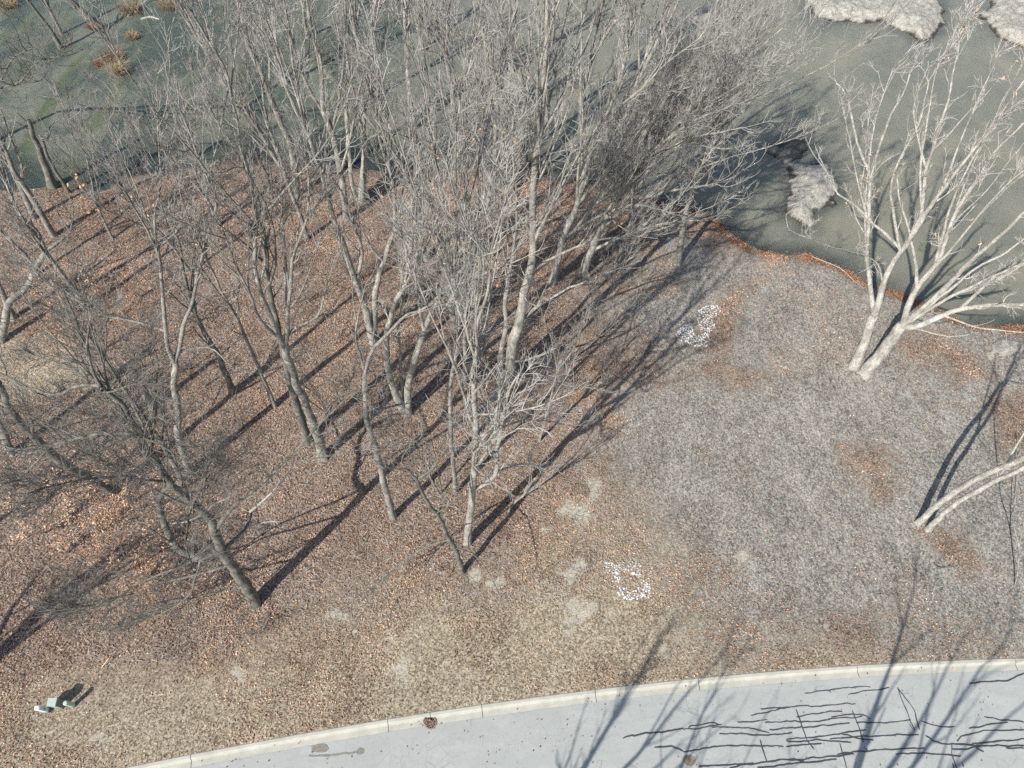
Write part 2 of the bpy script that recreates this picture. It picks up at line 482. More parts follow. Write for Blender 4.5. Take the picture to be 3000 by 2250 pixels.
# fields for islands
islands = {
 'top': ([(2330, -60), (2362, 10), (2384, 45), (2434, 63), (2520, 68), (2588, 68), (2633, 86), (2669, 113), (2705, 122), (2746, 100), (2764, 59), (2764, 27), (2740, -10), (2640, -70), (2450, -90)], .75, 'large pale dried mud island at the top edge of the pond'),
 'right': ([(2873, 45), (2900, 86), (2940, 118), (2963, 131), (3050, 150), (3250, 100), (3200, -90), (2950, -80), (2890, -30), (2898, 15)], .7, 'pale mud bank with orange leaves in the top right corner'),
 'dark': ([(2240, 434), (2267, 470), (2316, 479), (2362, 457), (2371, 420), (2344, 405), (2289, 411)], .5, 'small dark wet mound beside the larger pale mud island'),
 'big': ([(2316, 479), (2370, 472), (2420, 484), (2443, 511), (2470, 556), (2443, 601), (2393, 619), (2389, 656), (2357, 671), (2325, 651), (2290, 624), (2312, 583), (2316, 533)], .6, 'pale dried mud island left of the big white tree'),
 'left': ([(2027, 45), (2040, 110), (2110, 165), (2180, 165), (2215, 130), (2205, 95), (2150, 60), (2080, 30)], .5, 'low grey mound half hidden behind the twigs of the wood'),
}
shore_shade = np.where(xx < 9, sstep(6.5, .2, fw), sstep(2.0, .1, fw))
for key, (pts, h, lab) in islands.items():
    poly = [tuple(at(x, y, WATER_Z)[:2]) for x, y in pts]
    shore_shade = np.maximum(shore_shade, sstep(-1.1, -.2, poly_field(Xw.ravel(), Yw.ravel(), poly)) * .7)
shore_shade = shore_shade * (.35 + .65 * sstep(.3, .7, fbm(xx, yy, 6, 31))) * np.where(xx > 8, .75, 1)
alg_shade = sstep(0, -18, xx) * .9 + .1  # mask for algae streaks and the painted tree shade on the left
fattr(me, 'edge', np.concatenate([shore_shade, shore_shade * 0]))  # painted shade and reflections, strongest by the wooded bank
fattr(me, 'algae_shade', np.concatenate([alg_shade, alg_shade]))
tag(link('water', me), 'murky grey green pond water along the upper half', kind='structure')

def island(key, pts, h, label):
    poly = [tuple(at(x, y, WATER_Z)[:2]) for x, y in pts]
    P = np.array(poly); lo = P.min(0) - 1.5; hi = P.max(0) + 1.5
    xs = np.arange(lo[0], hi[0], .19); ys = np.arange(lo[1], hi[1], .19)
    def zf(X, Y):
        f = poly_field(X, Y, poly) + (fbm(X, Y, 1.6, 41) - .5) * 1.1 + (fbm(X, Y, .6, 45) - .5) * .9
        z = WATER_Z + h * sstep(-.1, 1.5, f) + (fbm(X, Y, 1.0, 51, 5) - .5) * .8 * sstep(0, 1.5, f) - sstep(0, -1.2, f) * 1.2 - .02
        return z
    me, X, Y, Z = grid_mesh('mud_island', xs, ys, zf, M_MUD)
    f = poly_field(X, Y, poly) + (fbm(X, Y, 1.6, 41) - .5) * 1.1 + (fbm(X, Y, .6, 45) - .5) * .9
    fattr(me, 'wet', sstep(.42, .2, f + (fbm(X, Y, .7, 61) - .5) * .9))
    fattr(me, 'dark', np.full(len(X), .85 if key == 'dark' else (.25 if key == 'left' else 0.0)) * (1 if key != 'dark' else sstep(.25, .6, fbm(X, Y, 1.2, 71) + .12)))
    tag(link('mud_island', me), label, kind='structure')
    return poly
isl_polys = {k: island(k, *v) for k, v in islands.items()}

# ------------------------------------------------------------------ road, kerb, drain, seams
def kerb_frame(xs):
    y = kerb_y(xs); d = (kerb_y(xs + .05) - kerb_y(xs - .05)) / .1
    T = np.stack([np.ones_like(d), d], 1); T /= np.linalg.norm(T, axis=1)[:, None]
    N = np.stack([T[:, 1], -T[:, 0]], 1)          # towards the road
    return np.stack([xs, y], 1), N
kw = KW * .975
xs = np.concatenate([[-500, -200], np.arange(-60, 60, .5), [200, 500]])
B, N = kerb_frame(xs)
a = B + N * (kw - .03); b2 = B + N * (kw + 7.5)
V = np.concatenate([np.c_[a, np.full(len(a), ROAD_Z)], np.c_[(a + b2) / 2, np.full(len(a), ROAD_Z + .05)], np.c_[b2, np.full(len(a), ROAD_Z)]])
n = len(xs); i = np.arange(n - 1)
me = mesh_np('road', V, [np.stack([i + n, i + n + 1, i + 1, i], 1), np.stack([i + 2 * n, i + 2 * n + 1, i + n + 1, i + n], 1)], M_ROAD)
road = tag(link('road', me), 'worn pale blue grey asphalt road curving along the bottom', kind='structure')

kerb = thing('kerb', (0, float(kerb_y(0)), 0), None, None); tag(kerb, 'pale concrete kerb and gutter along the road', kind='structure')
joints_px = [(-900, 2450), (60, 2290), (560, 2210), (1136, 2106), (1260, 2086), (1411, 2065), (1743, 2022), (2045, 1989), (2510, 1951), (2972, 1930), (3500, 1915), (4300, 1900)]
jx = [float(at(x, y)[0]) for x, y in joints_px]
prof = [(-.02, -.35), (-.02, .018), (.02, .035), (.15, .035), (.20, .01), (.235, -.095), (.30, -.112), (kw - .01, ROAD_Z - .006), (kw + .005, ROAD_Z - .35)]
for k in range(len(jx) - 1):
    x0, x1 = jx[k] + .014, jx[k + 1] - .014
    xs = np.linspace(x0, x1, max(3, int((x1 - x0) / .5)))
    B, N = kerb_frame(xs)
    V = []
    for s, z in prof:
        V.append(np.c_[B + N * s, np.full(len(xs), z)])
    V = np.concatenate(V); n = len(xs); m = len(prof); i = np.arange(n - 1)
    Fc = [np.stack([i + n * j, i + n * (j + 1), i + n * (j + 1) + 1, i + n * j + 1], 1)[:, ::-1] for j in range(m - 1)]
    me = mesh_np('kerb_slab', V - np.array([0, kerb_y(0), 0]), Fc, M_KERB, smooth=False)
    # end caps
    link('kerb_slab', me, kerb)

def sheet(name, pts, width, mat, z, parent, taper=True):
    """a flat ribbon a few millimetres thick along pts (world xy)"""
    P = np.array(pts, float)
    # resample with slight wander
    seg = np.r_[0, np.cumsum(np.hypot(*np.diff(P, axis=0).T))]
    n = max(4, int(seg[-1] / .09)); s = np.linspace(0, seg[-1], n)
    Q = np.c_[np.interp(s, seg, P[:, 0]), np.interp(s, seg, P[:, 1])]
    Q += (fbm(s, s * 0, .5, int(rng.integers(999)))[:, None] - .5) * [.10, .2]
    T = np.gradient(Q, axis=0); T /= np.linalg.norm(T, axis=1)[:, None] + 1e-9
    Nn = np.c_[-T[:, 1], T[:, 0]]
    w = width / 2 * (.35 + 1.3 * fbm(s, s * 0, .3, int(rng.integers(999)), 3))
    w[0] *= .6; w[-1] *= .6
    A = Q + Nn * w[:, None]; Bq = Q - Nn * w[:, None]
    V = np.concatenate([np.c_[A, np.full(n, z)], np.c_[Bq, np.full(n, z)]])
    i = np.arange(n - 1)
    return link(name, mesh_np(name, V, [np.stack([i + n, i + n + 1, i + 1, i], 1)], mat, False), parent)

Z3 = lambda pts: [(2000 + x / 2.212, 1500 + y / 2.212) for x, y in pts]
Z2 = lambda pts: [(1000 + x / 2.212, 1500 + y / 2.212) for x, y in pts]
seams = [Z3(p) for p in [
 [(790, 1172), (950, 1155), (1060, 1138), (1218, 1130)], [(945, 1150), (962, 1168)], [(1072, 1182), (1150, 1162), (1337, 1143)], [(1390, 1135), (1430, 1240), (1470, 1340), (1503, 1425)],
 [(1390, 1135), (1440, 1205), (1500, 1290), (1533, 1410)], [(1470, 1370), (1490, 1410)], [(502, 1278), (600, 1272), (687, 1262)], [(440, 1322), (560, 1296), (660, 1270), (740, 1258), (900, 1256), (1120, 1242)],
 [(733, 1280), (765, 1370), (800, 1480), (850, 1545)], [(735, 1330), (850, 1306), (1035, 1291)], [(960, 1327), (1060, 1312), (1170, 1318), (1218, 1337)], [(353, 1360), (450, 1357), (548, 1343)],
 [(530, 1365), (700, 1357), (860, 1358), (1000, 1338), (1160, 1325)], [(1098, 1288), (1130, 1370), (1168, 1495)], [(36, 1398), (60, 1385), (140, 1370), (240, 1372)], [(0, 1410), (100, 1408), (170, 1385), (250, 1380)],
 [(188, 1397), (300, 1396), (470, 1402), (560, 1428)], [(560, 1411), (800, 1396), (1080, 1373)], [(1120, 1370), (1300, 1365), (1475, 1352)], [(1545, 1353), (1620, 1380), (1680, 1393), (1758, 1397)],
 [(1952, 1325), (2100, 1352), (2212, 1362)], [(1850, 1410), (1960, 1380), (2103, 1364)], [(235, 1440), (400, 1440), (550, 1448), (708, 1430)], [(668, 1480), (730, 1465), (850, 1463), (950, 1443), (1190, 1415)],
 [(668, 1485), (700, 1493), (790, 1485), (860, 1476), (1000, 1490), (1090, 1488)], [(1030, 1440), (1130, 1465), (1235, 1480)], [(950, 1473), (1200, 1455), (1380, 1446), (1528, 1448)], [(1568, 1450), (1640, 1490), (1720, 1507), (1880, 1510), (1948, 1555)],
 [(1773, 1483), (1800, 1450), (1960, 1420), (2212, 1408)], [(500, 1475), (520, 1540), (542, 1618)], [(0, 1555), (100, 1540), (230, 1518), (400, 1513), (650, 1523)], [(668, 1520), (780, 1513), (898, 1500)],
 [(1015, 1497), (1040, 1590), (1060, 1659)], [(995, 1570), (1100, 1555), (1300, 1545), (1564, 1532)], [(1185, 1530), (1192, 1548)], [(1375, 1575), (1560, 1562), (1700, 1570), (1798, 1583)],
 [(1740, 1500), (1738, 1570), (1770, 1659)], [(1738, 1540), (1840, 1535), (1920, 1515)], [(1760, 1505), (1880, 1515), (2120, 1518), (2212, 1520)], [(2090, 1530), (2212, 1536)], [(1870, 1500), (2212, 1478)],
 [(100, 1655), (280, 1640), (460, 1626)], [(300, 1655), (520, 1625), (650, 1608), (820, 1596), (1107, 1575)], [(670, 1612), (740, 1608), (785, 1620)], [(480, 1659), (700, 1640), (850, 1620), (995, 1600)],
 [(1855, 1112), (1960, 1102), (2100, 1097), (2160, 1070), (2212, 1048)], [(1745, 1630), (1750, 1659)], [(1810, 1632), (1812, 1659)]]]
seams += [Z2(p) for p in [[(1822, 1472), (1880, 1450), (2060, 1430), (2150, 1415), (2212, 1410)], [(2025, 1530), (2140, 1517), (2212, 1550)]]]
def on_road(p): return at(p[0], p[1], ROAD_Z)[:2]
for k, p in enumerate(seams):
    c = np.array([on_road(q_) for q_ in p])
    P = kerb_y(c[:, 0]) - c[:, 1]
    z = ROAD_Z + .05 * np.clip((P.max() - kw) / 3.75, 0, 1) + .012 + .0007 * k
    # follow the camber point by point
    o = sheet('tar_seam', c, .055, M_TAR, 0, road)
    mev = o.data; co = np.zeros(len(mev.vertices) * 3, np.float32); mev.vertices.foreach_get('co', co); co = co.reshape(-1, 3)
    dd = kerb_y(co[:, 0]) - co[:, 1]
    co[:, 2] = ROAD_Z + .05 * np.clip((dd - kw) / 3.75, 0, 1) + .008 + .0006 * k
    mev.vertices.foreach_set('co', co.ravel()); mev.update()

def blob(name, cx, cy, rx, ry, mat, z, parent, label=None, seed=1):
    c = on_road((cx, cy)); n = 40; t = np.linspace(0, 2 * np.pi, n, endpoint=False)
    r = .75 + .5 * fbm(np.cos(t) * 2, np.sin(t) * 2, 1.0, seed)
    V = np.c_[c[0] + np.cos(t) * rx * r, c[1] + np.sin(t) * ry * r, np.full(n, z)]
    V = np.r_[V, [[c[0], c[1], z]]]
    i = np.arange(n)
    o = link(name, mesh_np(name, V, [np.stack([i, (i + 1) % n, np.full(n, n)], 1)], mat, False), parent)
    return tag(o, label) if label else o
blob('stain', 938, 2192, .42, .2, M_STAIN, ROAD_Z + .013, road, 'dull brown stain at the left end of the streak', 3)
blob('stain', 1056, 2201, .2, .16, M_STAIN, ROAD_Z + .014, road, 'round brown stain at the right end of the streak', 5)
st = sheet('stain', [on_road(p) for p in [(905, 2212), (960, 2215), (1010, 2210), (1050, 2203)]], .09, M_STAIN, ROAD_Z + .016, road)
blob('stain', 2020, 2228, .34, .26, M_SPLASH, ROAD_Z + .05, road, 'muddy splash at the bottom edge of the road', 8)

# storm drain grate
dp = at(1262, 2118, ROAD_Z)
drain = thing('storm_drain', (dp[0], dp[1], ROAD_Z), 'round rusty storm drain grate set in the gutter with a pile of leaves', 'drain')
def ring_mesh(name, r0, r1, z0, z1, n=32, mat=M_RUST, a0=0, a1=2 * math.pi):
    t = np.linspace(a0, a1, n + 1)
    c, s = np.cos(t), np.sin(t)
    V = np.concatenate([np.c_[c * r0, s * r0, np.full(n + 1, z0)], np.c_[c * r0, s * r0, np.full(n + 1, z1)], np.c_[c * r1, s * r1, np.full(n + 1, z1)], np.c_[c * r1, s * r1, np.full(n + 1, z0)]])
    i = np.arange(n); m = n + 1
    Fc = [np.stack([i + m * j, i + m * j + 1, i + m * ((j + 1) % 4) + 1, i + m * ((j + 1) % 4)], 1) for j in range(4)]
    return mesh_np(name, V, Fc, mat, False)
def tilt_child(o): return o
link('frame_ring', ring_mesh('frame_ring', .25, .315, -.04, .035), drain)
link('grate_ring', ring_mesh('grate_ring', .17, .195, -.02, .03), drain)
link('grate_ring', ring_mesh('grate_ring', .09, .115, -.02, .03), drain)
link('grate_hub', ring_mesh('grate_hub', .0, .045, -.02, .032, 12), drain)
bar = None
for k in range(10):
    t = k / 10 * 2 * math.pi
    V = np.array([[.04, -.012, -.02], [.255, -.016, -.02], [.255, .016, -.02], [.04, .012, -.02], [.04, -.012, .026], [.255, -.016, .026], [.255, .016, .026], [.04, .012, .026]])
    if bar is None: bar = mesh_np('grate_bar', V, [np.array([[0, 3, 2, 1], [4, 5, 6, 7], [0, 1, 5, 4], [1, 2, 6, 5], [2, 3, 7, 6], [3, 0, 4, 7]])], M_RUST, False)
    o = link('grate_bar', bar, drain); o.rotation_euler = (0, 0, t)
V = [[math.cos(t) * .26, math.sin(t) * .26, .003] for t in np.linspace(0, 2 * math.pi, 24, endpoint=False)]
link('drain_pit', mesh_np('drain_pit', np.array(V), [np.arange(24)[None, :]], M_PIT, False), drain)

# ------------------------------------------------------------------ leaf and debris sheets
LEAF_COLS = .76 * np.array([(.33, .17, .085), (.42, .24, .13), (.52, .35, .22), (.20, .105, .06), (.115, .065, .042), (.28, .15, .09), (.40, .27, .19), (.58, .44, .32), (.25, .17, .13), (.36, .20, .13), (.50, .31, .21), (.10, .06, .042)]) + .24 * np.array([(.35, .285, .235)])
def leaf_mesh(name, P, size, cols, flat=.45, aspect=.5, mat=None, normal=None):
    """one folded quad per leaf"""
    n = len(P)
    a = rng.random(n) * 2 * np.pi
    tilt = rng.normal(0, flat, n); roll = rng.normal(0, flat, n)
    u = np.stack([np.cos(a) * np.cos(tilt), np.sin(a) * np.cos(tilt), np.sin(tilt)], 1)
    w = np.stack([-np.sin(a) * np.cos(roll), np.cos(a) * np.cos(roll), np.sin(roll)], 1)
    s = (size * (.55 + .8 * rng.random(n)))[:, None]
    v0 = P - u * s * .5; v2 = P + u * s * .5
    k = aspect * (.7 + .6 * rng.random(n))[:, None]
    lift = np.zeros((n, 3)); lift[:, 2] = s[:, 0] * min(1.0, aspect * 2) * (rng.random(n) * .25 + .02)
    v1 = P + w * s * .5 * k + lift; v3 = P - w * s * .5 * k + lift
    V = np.stack([v0, v1, v2, v3], 1).reshape(-1, 3)
    i = np.arange(n) * 4
    Fc = np.concatenate([np.stack([i, i + 2, i + 1], 1), np.stack([i, i + 3, i + 2], 1)])
    me = mesh_np(name, V, [Fc], mat or M_LEAF, False)
    cattr(me, 'tint', np.repeat(cols, 4, axis=0))
    return me

def scatter(n, xr, yr, dens):
    X = rng.uniform(*xr, n); Y = rng.uniform(*yr, n)
    # keep what the picture shows, plus a margin
    u, v = proj(np.stack([X, Y, np.zeros(n)], 1))
    keep = (u > -260) & (u < 3260) & (v > -60) & (v < 2420)
    X, Y = X[keep], Y[keep]
    F = land_fields(X, Y)
    p = dens(F, X, Y)
    k = rng.random(len(X)) < p
    X, Y = X[k], Y[k]
    return X, Y, zland(X, Y)

def brown_density(F, X, Y):
    br = fbm(X, Y, 2.0, 77)
    g = sstep(.25, .8, F['grey'] + (br - .5) * 1.2)
    l = sstep(.35, .7, F['litter'] + (br - .5))
    gr = sstep(.3, .7, F['grass'])
    pile = sstep(.38, .66, fbm(X, Y, 3.6, 90, 5))
    d = (1 - g) * ((1 - gr) * (.30 + .70 * pile) + gr * (.08 + .6 * pile)) + g * (.03 + .25 * sstep(.55, .68, fbm(X, Y, 4.5, 95, 4)))
    d = np.maximum(d, l * .55)
    d = np.where(F['sand'] > .55, d * .08, d)
    d = np.where(F['water'] > -.15, 0, d)
    d = np.where(Y < kerb_y(X) + .05, 0, d)
    return d
X, Y, Z = scatter(1150000, (-60, 60), (2, 47), brown_density)
P = np.stack([X, Y, Z + .02 + rng.random(len(X)) * .05], 1)
tone = fbm(X, Y, 3.5, 101)
ci = rng.integers(0, len(LEAF_COLS), len(X))
cols = LEAF_COLS[ci] * (.8 + .5 * rng.random((len(X), 1))) * (.62 + .9 * sstep(.25, .75, tone * .6 + .4 * fbm(X, Y, 1.1, 131))[:, None])
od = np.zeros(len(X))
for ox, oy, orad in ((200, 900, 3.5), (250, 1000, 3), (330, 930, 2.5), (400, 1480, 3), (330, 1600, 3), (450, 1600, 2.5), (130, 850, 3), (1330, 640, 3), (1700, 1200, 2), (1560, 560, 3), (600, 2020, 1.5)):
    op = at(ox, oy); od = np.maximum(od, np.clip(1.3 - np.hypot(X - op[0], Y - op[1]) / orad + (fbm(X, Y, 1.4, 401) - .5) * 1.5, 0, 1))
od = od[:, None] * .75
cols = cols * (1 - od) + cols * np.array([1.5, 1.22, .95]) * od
leafobj = tag(link('leaf_litter', leaf_mesh('leaf_litter', P, .105, cols, .42)), 'brown fallen leaves covering the woodland floor', kind='stuff')
n_leaf = len(X)

# orange drift along the shore
X, Y, Z = scatter(260000, (2, 60), (24, 45), lambda F, X, Y: sstep(-1.5, -.6, F['water']) * sstep(.25, -.05, F['water']) * sstep(.42, .62, fbm(X, Y, 1.8, 55) + .05))
P = np.stack([X, Y, np.maximum(Z, WATER_Z) + .02 + rng.random(len(X)) * .03], 1)
OC = np.array([(.27, .115, .055), (.36, .18, .09), (.17, .075, .04), (.42, .26, .16)])
cols = OC[rng.integers(0, 4, len(X))] * (.6 + .6 * rng.random((len(X), 1)))
tag(link('shore_leaf_drift', leaf_mesh('shore_leaf_drift', P, .12, cols, .35)), 'orange leaf drift washed up along the pond shore', kind='stuff')

# floating leaves near the wooded shore
X, Y, Z = scatter(200000, (-50, 9), (33, 62), lambda F, X, Y: (F['water'] > .1) * sstep(5, .2, F['water']) * sstep(.52, .72, fbm(X, Y, 2.0, 66)) * .45)
P = np.stack([X, Y, np.full(len(X), WATER_Z + .015)], 1)
cols = OC[rng.integers(0, 4, len(X))] * .75 * (.5 + .7 * rng.random((len(X), 1)))
tag(link('floating_leaves', leaf_mesh('floating_leaves', P, .13, cols, .1)), 'brown leaves floating in dark water by the wooded shore', kind='stuff')

# straw and grey debris on the open soil
def debris_density(F, X, Y):
    g = sstep(.35, .65, F['grey'])
    d = g * .9 + sstep(.3, .7, F['grass']) * .7
    return np.where((F['water'] > -.4) | (Y < kerb_y(X) + .03), 0, d)
X, Y, Z = scatter(230000, (-45, 60), (2, 42), debris_density)
F_ = land_fields(X, Y); g = sstep(.35, .65, F_['grey'])
GC = np.array([(.09, .083, .07), (.15, .139, .119), (.32, .299, .256), (.42, .395, .342), (.24, .223, .19), (.37, .28, .215)])
SC = np.array([(.42, .36, .24), (.30, .25, .16), (.52, .46, .34), (.18, .14, .09), (.38, .28, .18), (.24, .20, .12)])
k = rng.integers(0, 6, len(X))
cols = np.where((rng.random(len(X)) < g)[:, None], GC[k], SC[k]) * (.7 + .6 * rng.random((len(X), 1)))
P = np.stack([X, Y, Z + .015 + rng.random(len(X)) * .03], 1)
tag(link('soil_debris', leaf_mesh('soil_debris', P, .13, cols, .15, .2, M_CHIP)), 'straw, bark chips and twigs lying on the open soil', kind='stuff')

X, Y, Z = scatter(80000, (-60, 12), (4, 46), lambda F, X, Y: np.where((F['water'] > -.3) | (Y < kerb_y(X) + 5), 0, 1) * sstep(.6, .3, F['grey']) * sstep(.3, .55, fbm(X, Y, 4, 88)))
P = np.stack([X, Y, Z + .05 + rng.random(len(X)) * .03], 1)
cols = np.array([(.42, .385, .35)]) * (.5 + .8 * rng.random((len(X), 1)))
tag(link('fallen_twigs', leaf_mesh('fallen_twigs', P, .42, cols, .06, .06, M_CHIP)), 'grey fallen twigs strewn over the woodland leaves', kind='stuff')

# leaves on the road and gutter
xs_ = []; 
for _ in range(260):
    x = rng.uniform(-16, 34); s = abs(rng.normal(0, 2.2)) if rng.random() < .6 else rng.uniform(.3, 5)
    y = float(kerb_y(x)) - .25 - s
    dd = .25 + s
    z = ROAD_Z + .02 + .05 * min(1, max(0, (dd - kw) / 3.75))
    xs_.append((x, y, z))
P = np.array(xs_)
k = rng.integers(0, len(LEAF_COLS), len(P))
tag(link('road_leaves', leaf_mesh('road_leaves', P, .10, LEAF_COLS[k] * .55, .3)), 'few brown leaves scattered over the road and gutter', kind='stuff')
# pile on the drain
P = np.c_[dp[0] - .2 + rng.normal(0, .1, 130), dp[1] + .1 + rng.normal(0, .09, 130), ROAD_Z + .04 + rng.random(130) * .1]
k = rng.integers(0, len(LEAF_COLS), len(P))
tag(link('drain_leaf_pile', leaf_mesh('drain_leaf_pile', P, .12, LEAF_COLS[k] * .8, .6)), 'heap of brown leaves on the left side of the drain grate', kind='stuff')

# ------------------------------------------------------------------ tubes and trees
def tubes(P, R, ns):
    """P (N,K,3), R (N,K) -> vertices, quads"""
    N, K, _ = P.shape
    T = np.gradient(P, axis=1); T /= np.linalg.norm(T, axis=2, keepdims=True) + 1e-9
    D = P[:, -1] - P[:, 0]
    ref = np.zeros((N, 3)); ref[np.arange(N), np.abs(D).argmin(1)] = 1
    U = np.cross(T, ref[:, None, :]); U /= np.linalg.norm(U, axis=2, keepdims=True) + 1e-9
    Wv = np.cross(T, U)
    th = np.arange(ns) / ns * 2 * np.pi
    V = P[:, :, None, :] + R[:, :, None, None] * (U[:, :, None, :] * np.cos(th)[None, None, :, None] + Wv[:, :, None, :] * np.sin(th)[None, None, :, None])
    base = (np.arange(N) * K * ns)[:, None, None]
    k = np.arange(K - 1)[None, :, None]; j = np.arange(ns)[None, None, :]; j2 = (j + 1) % ns
    Fq = np.stack([base + k * ns + j, base + k * ns + j2, base + (k + 1) * ns + j2, base + (k + 1) * ns + j], -1).reshape(-1, 4)
    return V.reshape(-1, 3), Fq

def merge(parts):
    Vs, Fs, off = [], [], 0
    for V, Fq in parts:
        Vs.append(V); Fs.append(Fq + off); off += len(V)
    return np.concatenate(Vs), [np.concatenate(Fs)]

def resample(P, R, K):
    s = np.r_[0, np.cumsum(np.linalg.norm(np.diff(P, axis=0), axis=1))]
    t = np.linspace(0, s[-1], K)
    return np.stack([np.interp(t, s, P[:, k]) for k in range(3)], 1), np.interp(t, s, R), s[-1]

def smooth_line(P, R):
    """Catmull-Rom through the traced points"""
    P = np.asarray(P, float); R = np.asarray(R, float)
    if len(P) < 3: return P, R
    A = np.vstack([2 * P[0] - P[1], P, 2 * P[-1] - P[-2]])
    out, ro = [], []
    for k in range(len(P) - 1):
        p0, p1, p2, p3 = A[k:k + 4]
        for t in np.linspace(0, 1, 5)[:-1]:
            out.append(.5 * ((2 * p1) + (-p0 + p2) * t + (2 * p0 - 5 * p1 + 4 * p2 - p3) * t * t + (-p0 + 3 * p1 - 3 * p2 + p3) * t ** 3))
            ro.append(R[k] * (1 - t) + R[k + 1] * t)
    out.append(P[-1]); ro.append(R[-1])
    return np.array(out), np.array(ro)

def grow(P, R, L, per_m, t0, angle, lf, K, up=.12, wig=.16, rf=.55, rmax=1, rmin=.006, lmin=.25, lmax=9, cluster=1.0):
    """children of the polylines P (N,K,3): returns P2, R2, L2"""
    N, K0, _ = P.shape
    cnt = rng.poisson(np.maximum(L * (1 - t0) * per_m, .0)).astype(int)
    idx = np.repeat(np.arange(N), cnt); n = len(idx)
    if n == 0: return np.zeros((0, K, 3)), np.zeros((0, K)), np.zeros(0)
    t = t0 + (1 - t0) * rng.random(n) ** .8
    f = t * (K0 - 1); i = np.minimum(f.astype(int), K0 - 2); fr = (f - i)[:, None]
    A = P[idx, i]; B_ = P[idx, i + 1]
    O = A * (1 - fr) + B_ * fr
    T = B_ - A; T /= np.linalg.norm(T, axis=1, keepdims=True) + 1e-9
    r = R[idx, i] * (1 - fr[:, 0]) + R[idx, i + 1] * fr[:, 0]
    rv = rng.normal(size=(n, 3)); rv -= (rv * T).sum(1, keepdims=True) * T
    rv /= np.linalg.norm(rv, axis=1, keepdims=True) + 1e-9
    a = np.radians(rng.normal(angle, 11, n))[:, None]
    d = T * np.cos(a) + rv * np.sin(a)
    ln = np.clip(L[idx] * lf * (1.15 - .75 * t) * rng.uniform(.55, 1.3, n), lmin, lmax)
    st = ln / (K - 1)
    Q = np.zeros((n, K, 3)); Q[:, 0] = O
    for k in range(1, K):
        d = d + rng.normal(0, wig, (n, 3)) + UP * up
        d /= np.linalg.norm(d, axis=1, keepdims=True)
        Q[:, k] = Q[:, k - 1] + d * st[:, None]
    r0 = np.clip(r * rf, rmin, rmax)
    RR = r0[:, None] * np.linspace(1, .35, K)[None, :]
    return Q, np.maximum(RR, rmin * .55), ln

